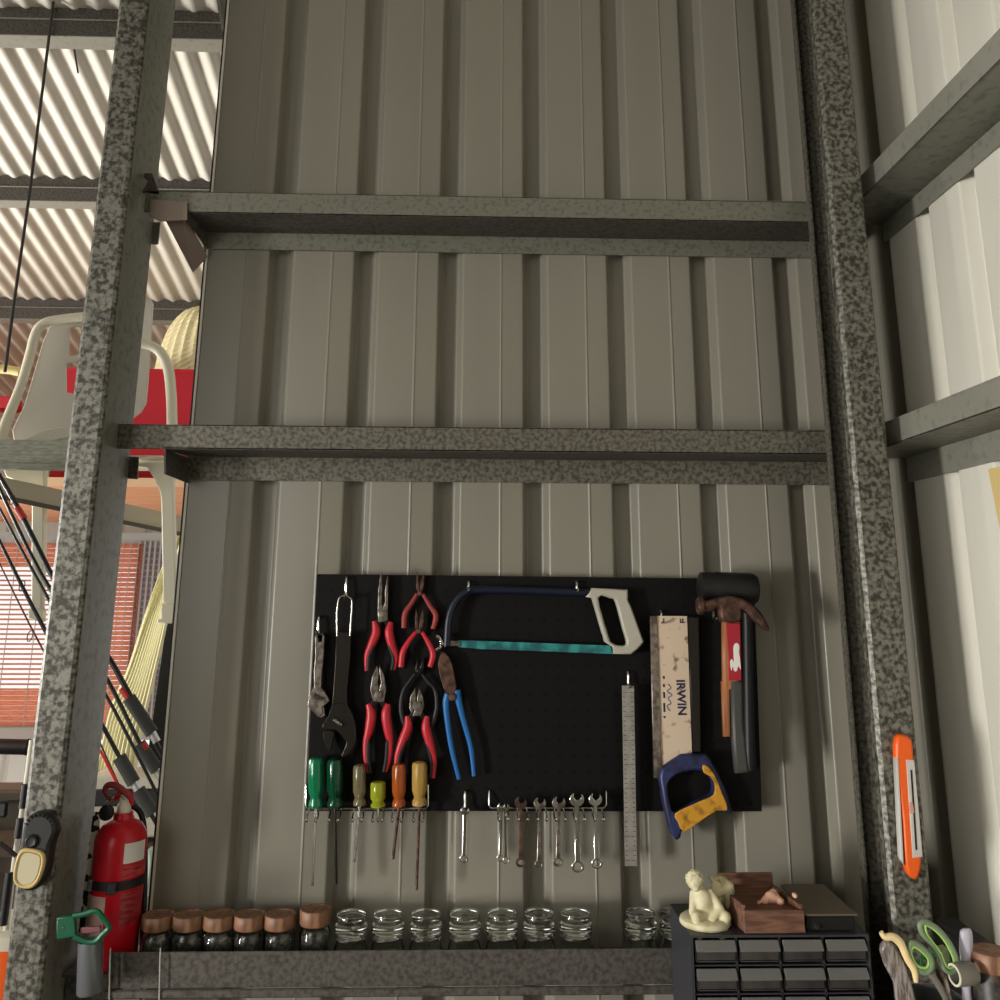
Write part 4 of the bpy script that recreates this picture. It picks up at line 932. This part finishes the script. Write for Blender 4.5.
# ================================================================== LEFT SIDE: LOFT WITH CHAIR, BOX AND CUSHION
YB1 = 2.95
def boxpx(px0, py0, px1, py1, Y, th, name, m, parent=None, bevel=.002):
    a = U(px0, py0, Y); b = U(px1, py1, Y); c = U(px1, py0, Y); d = U(px0, py1, Y)
    return plate(name, [(px0, py0), (px1, py0), (px1, py1), (px0, py1)], Y, th, m, parent, bevel)
za, zb2 = U(40, 446, YB1).z, U(40, 464, YB1).z
rl = thing('loft_rail', (-1.6, YB1, zb2), 'weathered pale green board along the front of the loft under the chair', 'board')
G().box((-4.5, YB1, zb2), (U(128, 450, YB1).x, YB1+.02, za+.02)).build('board', M['green_board'], rl)
G().box((-4.5, YB1-.004, zb2-.018), (U(128, 450, YB1).x, YB1+.03, zb2)).build('lower_edge', M['green_board'], rl)
# platform of plywood sheets
YPf = 3.52; zp = U(150, 486, YPf).z; zp1 = U(150, 478, YPf).z
lf = thing('loft_platform', (-1.8, 4.2, zp), 'orange plywood loft platform under the red box', 'platform')
G().box((-4.5, YPf, zp), (-.42, YPf+.03, zp1)).build('edge_board', M['pale_ply'], lf)
G().box((-4.5, YPf+.03, zp+.004), (-.42, 5.6, zp+.020)).build('plywood_deck', M['orange_ply'], lf)
# beam running away under the platform
def along(px0, py0, px1, py1, X, h=.05):
    a = UX(px0, py0, X); b = UX(px1, py1, X); return a, b
Xb = -1.45
bm_ = thing('loft_beam', (Xb, 3.5, zp-.1), 'beige steel beam running back under the orange platform', 'beam')
pA = U(-10, 496, 2.75); pB = U(185, 536, 3.5)
pts = [U(-20, 472, 2.9), U(200, 520, 3.45), U(200, 536, 3.45), U(-20, 490, 2.9)]
G().extr(pts, (0, .03, 0)).build('web', M['beige'], bm_)
pts = [U(-20, 490, 2.89), U(200, 536, 3.44), U(200, 540, 3.44), U(-20, 495, 2.89)]
G().extr(pts, (0, .05, 0)).build('flange', M['dark_edge'], bm_)
# red fabric box
rb = thing('red_box', U(130, 470, 3.58), 'bright red fabric storage box standing on the loft behind the chair', 'box')
a = U(62, 370, 3.58); b = U(206, 476, 3.58)
ztop = U(150, 369, 3.58).z; 
g = G(); g.box((a.x, 3.58, zp1+.001), (b.x, 3.586, ztop)).box((a.x, 3.84, zp1+.001), (b.x, 3.846, ztop)).box((a.x, 3.58, zp1+.001), (a.x+.006, 3.846, ztop)).box((b.x-.006, 3.58, zp1+.001), (b.x, 3.846, ztop)).box((a.x, 3.58, zp1+.001), (b.x, 3.846, zp1+.007))
g.build('walls', M['crate_red'], rb, bevel=.002)
g = G(); g.box((a.x-.002, 3.577, ztop-.012), (b.x+.002, 3.582, ztop)); g.build('rim', M['crate_red'], rb)
# cream ribbed cushion standing in the box
cz = thing('wicker_lampshade', U(180, 372, 4.12), 'cream ribbed woven dome rising behind the red box at the wall edge', 'lampshade')
YD = 4.12; c0 = U(206, 375, YD); topz = U(200, 309, YD).z; botz = zp1+.012
Rr = (U(206, 372, YD)-U(157, 372, YD)).length
H = topz-botz
prof = []
for i in range(19):
    t = i/18; ang = t*math.pi/2
    prof.append((Rr*1.02*max(math.cos(ang), .001)**.62, botz*0+H*.45+H*.55*math.sin(ang)))
prof = [(Rr*1.04, 0), (Rr*1.04, H*.25)]+prof
g = G(); seg = 112; vs = []; fs = []
for j, (r_, h_) in enumerate(prof):
    for q in range(seg):
        th = 2*math.pi*q/seg; rr = r_*(1+.022*math.cos(th*28)); vs.append((c0.x+math.cos(th)*rr, YD+math.sin(th)*rr, botz+h_))
n = len(prof)
for i in range(n-1):
    for q in range(seg): w2 = (q+1) % seg; fs.append((i*seg+q, i*seg+w2, (i+1)*seg+w2, (i+1)*seg+q))
def ribmat():
    m = mat('cream_weave_ribbed', srgb(244, 230, 180), .7); nt = m.node_tree; b = nt.nodes['Principled BSDF']
    tc = nt.nodes.new('ShaderNodeTexCoord'); mp = nt.nodes.new('ShaderNodeMapping'); mp.inputs['Rotation'].default_value = (0, .5, 0)
    w = nt.nodes.new('ShaderNodeTexWave'); w.bands_direction = 'Z'; w.inputs['Scale'].default_value = 14; w.inputs['Distortion'].default_value = 0
    nt.links.new(tc.outputs['Object'], mp.inputs[0]); nt.links.new(mp.outputs[0], w.inputs[0])
    bp = nt.nodes.new('ShaderNodeBump'); bp.inputs['Strength'].default_value = .35; bp.inputs['Distance'].default_value = .02
    nt.links.new(w.outputs['Fac'], bp.inputs['Height']); nt.links.new(bp.outputs[0], b.inputs['Normal'])
    return m
g.add(vs, fs); g.build('woven_shell', ribmat(), cz, True)
# white resin chair
YCh = 3.06
ch = thing('plastic_chair', U(103, 620, YCh), 'old white resin armchair perched on the loft rail', 'chair')
def ctube(name, pts, r, flat=.7): return pxtube(name, pts, r, YCh, M['chair'], ch, 6, 12, flat)
ctube('armrest', [(92, 316, .0), (62, 319, 0), (45, 323, 0), (36, 333, 0), (30, 355, 0), (21, 385, 0), (8, 418, 0), (-2, 445, 0), (-6, 458, 0)], [5, 5, 5.2, 5.2, 5.2, 5, 5.4, 6, 6])
ctube('armrest', [(128, 344, 0), (148, 345, 0), (160, 352, 0), (168, 368, 0), (171, 392, 0), (172, 420, 0), (172, 456, 0)], [5, 5, 5.2, 5.4, 5.4, 5.4, 5.6])
plate('backrest', [[(50, 326), (58, 318), (80, 316), (128, 304), (137, 299), (142, 297.5), (151, 299), (153, 304), (151, 335), (148, 380), (146, 403), (141, 412), (133, 418), (127, 428), (100, 434), (60, 440), (14, 442), (12, 430), (24, 405), (34, 372), (43, 340)],
                   [(69, 328), (104, 322), (136, 322), (135, 341), (104, 350), (68, 356)], [(66, 363), (100, 358), (134, 350), (132, 400), (124, 406), (66, 392)]], YCh+.03, .010, M['chair_shade'], ch, .003)
# seat and its apron
sz = U(60, 452, YCh).z
g = G(); sa, sb = U(14, 470, YCh).x, U(163, 470, YCh).x
n = 8; vs = []; fs = []
for i in range(n+1):
    for j in range(n+1):
        u, v = i/n, j/n
        x = sa+(sb-sa)*u; y = YCh-.02+.36*v; dz = -.018*math.sin(math.pi*u)*math.sin(math.pi*v)
        vs.append((x, y, sz-.012+dz)); vs.append((x, y, sz-.018+dz))
def ix(i, j, k): return (i*(n+1)+j)*2+k
for i in range(n):
    for j in range(n):
        fs.append((ix(i,j,0), ix(i+1,j,0), ix(i+1,j+1,0), ix(i,j+1,0))); fs.append((ix(i,j,1), ix(i,j+1,1), ix(i+1,j+1,1), ix(i+1,j,1)))
for i in range(n):
    fs.append((ix(i,0,0), ix(i,0,1), ix(i+1,0,1), ix(i+1,0,0))); fs.append((ix(i,n,0), ix(i+1,n,0), ix(i+1,n,1), ix(i,n,1)))
    fs.append((ix(0,i,0), ix(0,i+1,0), ix(0,i+1,1), ix(0,i,1))); fs.append((ix(n,i,0), ix(n,i,1), ix(n,i+1,1), ix(n,i+1,0)))
g.add(vs, fs).build('seat', M['chair'], ch, True)
def leg(outer, foot, yy):
    return plate('leg', outer, yy, .03, M['chair'], ch, .004), plate('foot', foot, yy-.004, .036, M['chair'], ch, .004)
for L, Ft in ((
   [(3, 470), (40, 466), (44, 470), (43.5, 520), (43, 560), (41, 612), (31, 610), (31, 560), (31.5, 520), (31.5, 506), (28, 492), (20, 483), (6, 477)],
   [(28, 608), (42, 609), (41, 622), (28, 619)]),
   ([(137, 462), (176, 462), (173, 480), (173, 500), (175, 560), (176, 606), (163, 606), (162, 560), (161, 500), (160, 493), (155, 480), (147, 468), (137, 467)],
   [(161, 603), (176, 603), (176, 616), (173, 624), (157, 623), (157, 619), (161, 618)])):
    lg_, ft_ = leg(L, Ft, YCh+.02); ft_.parent = lg_; ft_.location = (0, 0, 0)
# other chair's arm at the far left
oc = pxtube('chair_arm', [(-30, 372), (-6, 369), (10, 370), (20, 372)], 4.6, 3.3, M['cream'], None, 5, 10, .8); setp(oc, 'cream resin arm of another chair poking in at the left edge', 'chair arm')
rc = boxpx(-30, 396, 10, 408, 3.56, .1, 'red_parcel', M['crate_red']); setp(rc, 'small red package on the loft at the left photo edge', 'package')
# grey folded object lying on the rail below the chair seat
pc_ = plate('grey_tray', [(20, 441), (44, 430), (72, 425), (74, 436), (50, 441)], 2.985, .04, M['chair_shade'], None, .003); setp(pc_, 'grey folded sheet lying between the chair and the pale green board', 'sheet')
# rope from the roof
rp = G().tube([U(54, -8, 2.55), U(53, 5, 2.55), U(30, 190, 2.55), U(13, 310, 2.55), U(5, 372, 2.55)], .0045, 8).build('hanging_rope', M['wire'], None, True); setp(rp, 'dark rope hanging from the roof down past the white chair', 'rope')
bolt = G().tube([U(74, 47, 2.70), U(78, 73, 2.70)], .003, 8).build('roof_wire', M['black'], None, True); setp(bolt, 'short black wire end poking down from the top purlin', 'wire')
br = thing('roof_brace', U(224, 10, 2.2), 'galvanised diagonal brace cut off at the top beside the cladding edge', 'brace')
G().extr([U(213, -30, 2.3), U(240, -30, 2.3), U(240, 34, 2.3), U(224, 32, 2.3)], (0, .004, 0)).build('strap', M['galv_light'], br)
G().extr([U(213, -30, 2.3), U(215, -30, 2.3), U(226, 32, 2.3), U(224, 34, 2.3)], (0, -.03, 0)).build('flange', M['galv_soft'], br)
# ---- bamboo blinds in the far window
def blind(label, px0, px1, py0, py1, Y, gap):
    t = thing('bamboo_blind', U((px0+px1)/2, py1, Y), label, 'blind', 'bamboo blinds in the far window')
    x0 = U(px0, 640, Y).x; x1 = U(px1, 640, Y).x; z1 = U(0, py0, Y).z; z0 = U(0, py1, Y).z
    h = .030; n = int((z1-z0)/h); 
    for k in range(n):
        z = z0+k*h; f = (k/n)
        hh = h*(.93 if (f < .18 or f > .86) else gap)
        s_ = G().box((x0, Y-.004, z), (x1, Y+.004, z+hh)).build('bamboo_slat', M['bamboo'], t)
    for q in range(6):
        x = x0+(x1-x0)*(q+.5)/6
        G().box((x-.002, Y-.010, z0), (x+.002, Y-.0045, z1)).build('cord', M['lattice'], t)
blind('bamboo blind with bright gaps seen left of the galvanised post', -90, 75, 539, 726, YF, .36)
blind('bamboo blind with narrow gaps seen between the left post and the yellow cloth', 88, 134, 541, 726, YF, .86)
lt = thing('wall_lattice', U(150, 590, YF), 'pale grid panel beside the bamboo blind behind the chair leg', 'lattice')
x0, x1 = U(135, 590, YF).x, U(200, 590, YF).x; z0, z1 = U(0, 726, YF).z, U(0, 540, YF).z
g = G(); n = 12
for i in range(n+1): x = x0+(x1-x0)*i/n; g.box((x-.006, YF, z0), (x+.006, YF+.01, z1))
g.build('uprights', M['lattice'], lt)
g = G(); nn = 30
for j in range(nn+1): z = z0+(z1-z0)*j/nn; g.box((x0, YF+.0105, z-.006), (x1, YF+.018, z+.006))
g.build('crossbars', M['lattice'], lt)
G().box((x0, YF+.03, z0), (x1, YF+.035, z1)).build('panel', M['frosted'], lt)
# dark rolled awning and dark wall bench far left low
ra = G().lathe(U(-60, 745, 5.6), U(22, 747, 5.6)-U(-60, 745, 5.6), [(.035, 0), (.042, .01), (.042, .48), (.046, .5), (.038, .51)], 20).build('rolled_blind', M['rubber'], None, True); setp(ra, 'dark rolled up cover hanging at the far left under the window', 'rolled cover')
gt = thing('grey_table', U(10, 790, 3.2), 'grey covered table at the far left low edge', 'table')
zt2 = U(5, 790, 3.2).z
G().box((-3.2, 3.2, zt2-.04), (U(31, 790, 3.2).x, 3.33, zt2)).build('tabletop', M['grey_lid'], gt, bevel=.01)
G().box((-3.15, 3.24, .0), (U(31, 790, 3.2).x-.04, 3.26, zt2-.04)).build('front_panel', M['grey_lid'], gt)
# orange red tub low left
ot = thing('orange_tub', U(5, 990, 2.0), 'orange red tub with pale lid at the bottom left corner', 'tub')
cc = U(-8, 1000, 2.0); zz = U(0, 937, 2.0).z
G().lathe((cc.x, 2.1, 0.0), (0, 0, 1), [(.06, 0), (.07, .01), (.085, zz-.03)], 28).build('tub', M['orange_plastic'], ot, True)
G().lathe((cc.x, 2.1, zz-.03), (0, 0, 1), [(.088, 0), (.089, .024), (.08, .03)], 28).build('lid', M['white_plastic'], ot, True)
# ---- fishing rods
def rod(label, pts, Y, r, foam=None, ring=None, seat=None, m=None, guides=()):
    (ax, ay), (bx, by) = pts[-2], pts[-1]
    if by > 700:
        tf = max((U(bx+(bx-ax)*k, by+(by-ay)*k, Y).z > .01)*k for k in [i*.1 for i in range(1, 260)]); pts = list(pts)+[(bx+(bx-ax)*tf*.5, by+(by-ay)*tf*.5), (bx+(bx-ax)*tf, by+(by-ay)*tf)]
    t = thing('fishing_rod', U(pts[-1][0], pts[-1][1], Y), label, 'fishing rod', 'fishing rods leaning behind the left post')
    pxtube('blank', [(x, y) for x, y in pts], [r*.75]+[r]*(len(pts)-1), Y, m or M['rod'], t, 4, 10)
    if foam: pxtube('foam_grip', foam, 6.0, Y, M['foam'], t, 1, 14)
    if ring:
        for a, b in ring: pxtube('red_band', [a, b], r*1.35, Y, M['rod_red'], t, 1, 12)
    if seat: pxtube('reel_seat', seat, 3.6, Y, M['seat_silver'], t, 1, 12)
    for (x, y) in guides:
        c = U(x, y, Y-.01); k = .012
        G().tube([c+Vector((math.cos(a)*k*.5, math.sin(a)*k*.3, math.sin(a)*k)) for a in [i*math.pi/5 for i in range(10)]], .0013, 6, closed=True).build('line_guide', M['rod'], t, True)
    return t
rod('thick fishing rod with red ring and black foam grip, uppermost of the leaning rods', [(-6, 466), (20, 512), (60, 590), (105, 652), (127, 690), (166, 762)], 2.35, 2.6, [(129, 698), (152, 733)], [((17, 508), (24, 519)), ((122, 688), (129, 698))], [(152, 733), (157, 742)])
rod('fishing rod with black foam grip, second of the leaning rods', [(-6, 476), (40, 572), (103, 672), (138, 740), (166, 790)], 2.30, 2.0, [(139, 744), (157, 770)], None, [(157, 770), (162, 778)], guides=[(12, 500)])
rod('slim black fishing rod, third of the leaning rods', [(-6, 498), (50, 602), (103, 690), (136, 752), (170, 820)], 2.25, 1.6, None, [((143, 743), (147, 749))])
rd4 = rod('fishing rod with dark foam grip reaching down beside the extinguisher', [(-6, 530), (46, 632), (98, 718), (120, 758), (160, 830)], 2.20, 2.0, [(119, 757), (134, 783)], None, [(134, 783), (138, 790)], guides=[(22, 586), (30, 636)])
rod('thin dotted fishing rod, lowest of the leaning rods', [(-6, 552), (43, 650), (96, 735), (112, 770)], 2.18, .9, m=mat('thin_maroon_rod', srgb(92, 30, 34), .4))
t2 = pxtube('red_stick', [(60, 690), (96, 744), (108, 766), (119, 788)], 1.2, 1.9, mat('red_stick', srgb(206, 40, 30), .4), None, 4, 8); setp(t2, 'thin bright red stick leaning down to the extinguisher head', 'stick')
pxtube('lower_grip', [(138, 790), (153, 814)], 6.2, 2.2, M['foam'], rd4, 1, 14)
# ---- yellow cloth hanging in pleats
yc = thing('yellow_cloth', U(130, 780, 2.7), 'pale yellow pleated cloth hanging from the loft behind the fishing rods', 'cloth')
def drape(name, L, Rr_, Y, amp, nf, m):
    """pleated sheet between left edge L and right edge R, both lists of (px,py)"""
    n = 24; mcols = nf*8; vs = []; fs = []
    Lp = smooth_path([(x, y, 0) for x, y in L], 8); Rp = smooth_path([(x, y, 0) for x, y in Rr_], 8)
    for i in range(n+1):
        a = Lp[min(int(i/n*(len(Lp)-1)), len(Lp)-1)]; b = Rp[min(int(i/n*(len(Rp)-1)), len(Rp)-1)]
        for j in range(mcols+1):
            u = j/mcols; px = a.x+(b.x-a.x)*u; py = a.y+(b.y-a.y)*u
            vs.append(U(px, py, Y)+Vector((0, amp*math.sin(u*nf*2*math.pi)*(.4+.6*i/n)+.05*math.sin(u*3.1+i*.1), 0)))
    for i in range(n):
        for j in range(mcols): q = i*(mcols+1)+j; fs.append((q, q+1, q+mcols+2, q+mcols+1))
    o = G().add(vs, fs).build(name, m, yc, True); md = o.modifiers.new('s', 'SOLIDIFY'); md.thickness = .004; return o
drape('front_fall', [(176, 536), (160, 566), (140, 616), (122, 670), (104, 712), (92, 774)], [(183, 532), (178, 566), (172, 616), (156, 690), (146, 734), (139, 776)], 3.3, .008, 10, M['yellow_cloth'])
pxtube('hem', [(92, 774), (108, 779), (126, 779), (139, 776)], 2.0, 3.29, mat('olive_hem', srgb(160, 150, 70), .8), yc, 4, 8)
# dark gap between cloth and cladding, pale boards low
sb_ = thing('storage_bench', (-1.2, 3.0, 0), 'low brown bench behind the left post carrying the pale container', 'bench')
zc_ = U(120, 851, 3.0).z; zc2 = U(120, 842, 3.0).z
G().box((-3.0, 2.85, zc2-.04), (-.45, 3.15, zc2-.001)).build('top', M['bench'], sb_)
for xx in (-2.95, -.52):
    for yy in (2.87, 3.08): G().box((xx, yy, 0), (xx+.05, yy+.05, zc2-.04)).build('leg', M['bench'], sb_)
dk = plate('dark_gap_panel', [(166, 625), (174, 620), (160, 800), (141, 800)], 3.5, .02, M['black'], None); setp(dk, 'narrow black panel standing for the dark gap between the yellow cloth and the cladding edge', 'panel')  # black sheet painting in the shade of the gap
wb = thing('plastic_container', U(120, 840, 3.05), 'pale plastic container with black band behind the extinguisher head', 'container')
plate('body', [(84, 779), (90, 776), (158, 776), (166, 782), (166, 838), (84, 838)], 3.0, .15, M['white_plastic'], wb, .008)
plate('band', [(82, 790), (168, 789), (168, 806), (82, 807)], 2.985, .014, M['rubber'], wb, .004)
pbt = plate('pale_bottle', sm2([(141, 862), (147, 850), (152, 856), (150, 880), (144, 900), (138, 900)], 2), 1.95, .03, mat('pale_mint', srgb(196, 210, 190), .5), None, .004); setp(pbt, 'pale mint plastic bottle between extinguisher and cladding', 'bottle')
# stacked stuff to the far left of the post: pole with clamps
pl = thing('white_pole', U(14, 900, 1.9), 'slim pole with white and black bands left of the post behind the work light', 'pole')
pxtube('shaft', [(32, 740), (24, 800), (16, 850), (6, 930)], 2.4, 1.9, M['white_plastic'], pl, 1, 10)
for a, b in (((26, 784), (23, 808)), ((21, 818), (18, 838)), ((10, 872), (3, 925))): pxtube('black_sleeve', [a, b], 3.6, 1.895, M['black'], pl, 1, 10)
pxtube('hook_arm', [(0, 843), (8, 849), (16, 856)], 2, 1.88, M['black'], pl, 3, 8)
# string hanging over the shelf front
for k, (x, lb) in enumerate(((110, 'thin pale cord hanging over the shelf front near the left post'), (160, 'thin pale cord hanging over the shelf front below the first jar'))):
    o = G().tube([U(x+.5, 948, YG-.010), U(x, 960, YG-.012), U(x-1, 1010, YG-.012)], .0011, 6).build('twine', M['cord'], None, True); setp(o, lb, 'cord')
# ================================================================== LIGHT
w = bpy.data.worlds.new('World'); S.world = w; w.use_nodes = True
bg = w.node_tree.nodes['Background']; bg.inputs[0].default_value = (1, .985, .96, 1); bg.inputs[1].default_value = 1.0
def area(name, loc, aim, sx, sy, power, col):
    l = bpy.data.lights.new(name, 'AREA'); l.shape = 'RECTANGLE'; l.size = sx; l.size_y = sy; l.energy = power; l.color = col
    o = bpy.data.objects.new(name, l); COL.objects.link(o); o.location = loc
    d = Vector(aim)-Vector(loc); o.rotation_euler = d.to_track_quat('-Z', 'Y').to_euler(); return o
k1 = area('open_door_daylight', (-4.6, -1.5, 1.05), (.8, 1.4, .9), .55, 1.1, 28, (1, .985, .94)); k1.data.spread = math.radians(56)
area('front_fill', (-2.2, -2.0, 1.9), (-.6, 1.7, 1.5), 2.4, 1.8, 52, (1, .98, .93))  # added soft fill in front of the closed wall, evens the tool wall
area('far_side_fill', (-5.8, 4.5, 1.4), (-2.0, 3.3, 1.6), 1.4, 1.0, 70, (1, .98, .95))  # added fill lamp, brightens the cloth, chair and blinds
k3 = area('roof_fill', (-4.9, 2.9, 1.2), (-1.7, 3.25, 3.1), 1.3, .7, 85, (1, .98, .94)); k3.data.spread = math.radians(84)  # added lamp aimed upward to brighten the roof stripes
g = G(); g.box((-7.3, -2.2, 2.45), (-7.2, 6.6, 5.2)).box((-7.3, -2.2, 0), (-7.2, -1.0, 2.45)).box((-7.3, 6.0, 0), (-7.2, 6.6, 2.45))  # unseen wall added to hold back the sky fill
struct(g.build('wall_left', M['sheet_lit']), 'added far left wall out of view, cutting the sky fill above the door opening')
S.view_settings.view_transform = 'Standard'; S.view_settings.look = 'None'; S.view_settings.gamma = 1; S.view_settings.use_curve_mapping = False
S.view_settings.exposure = 0
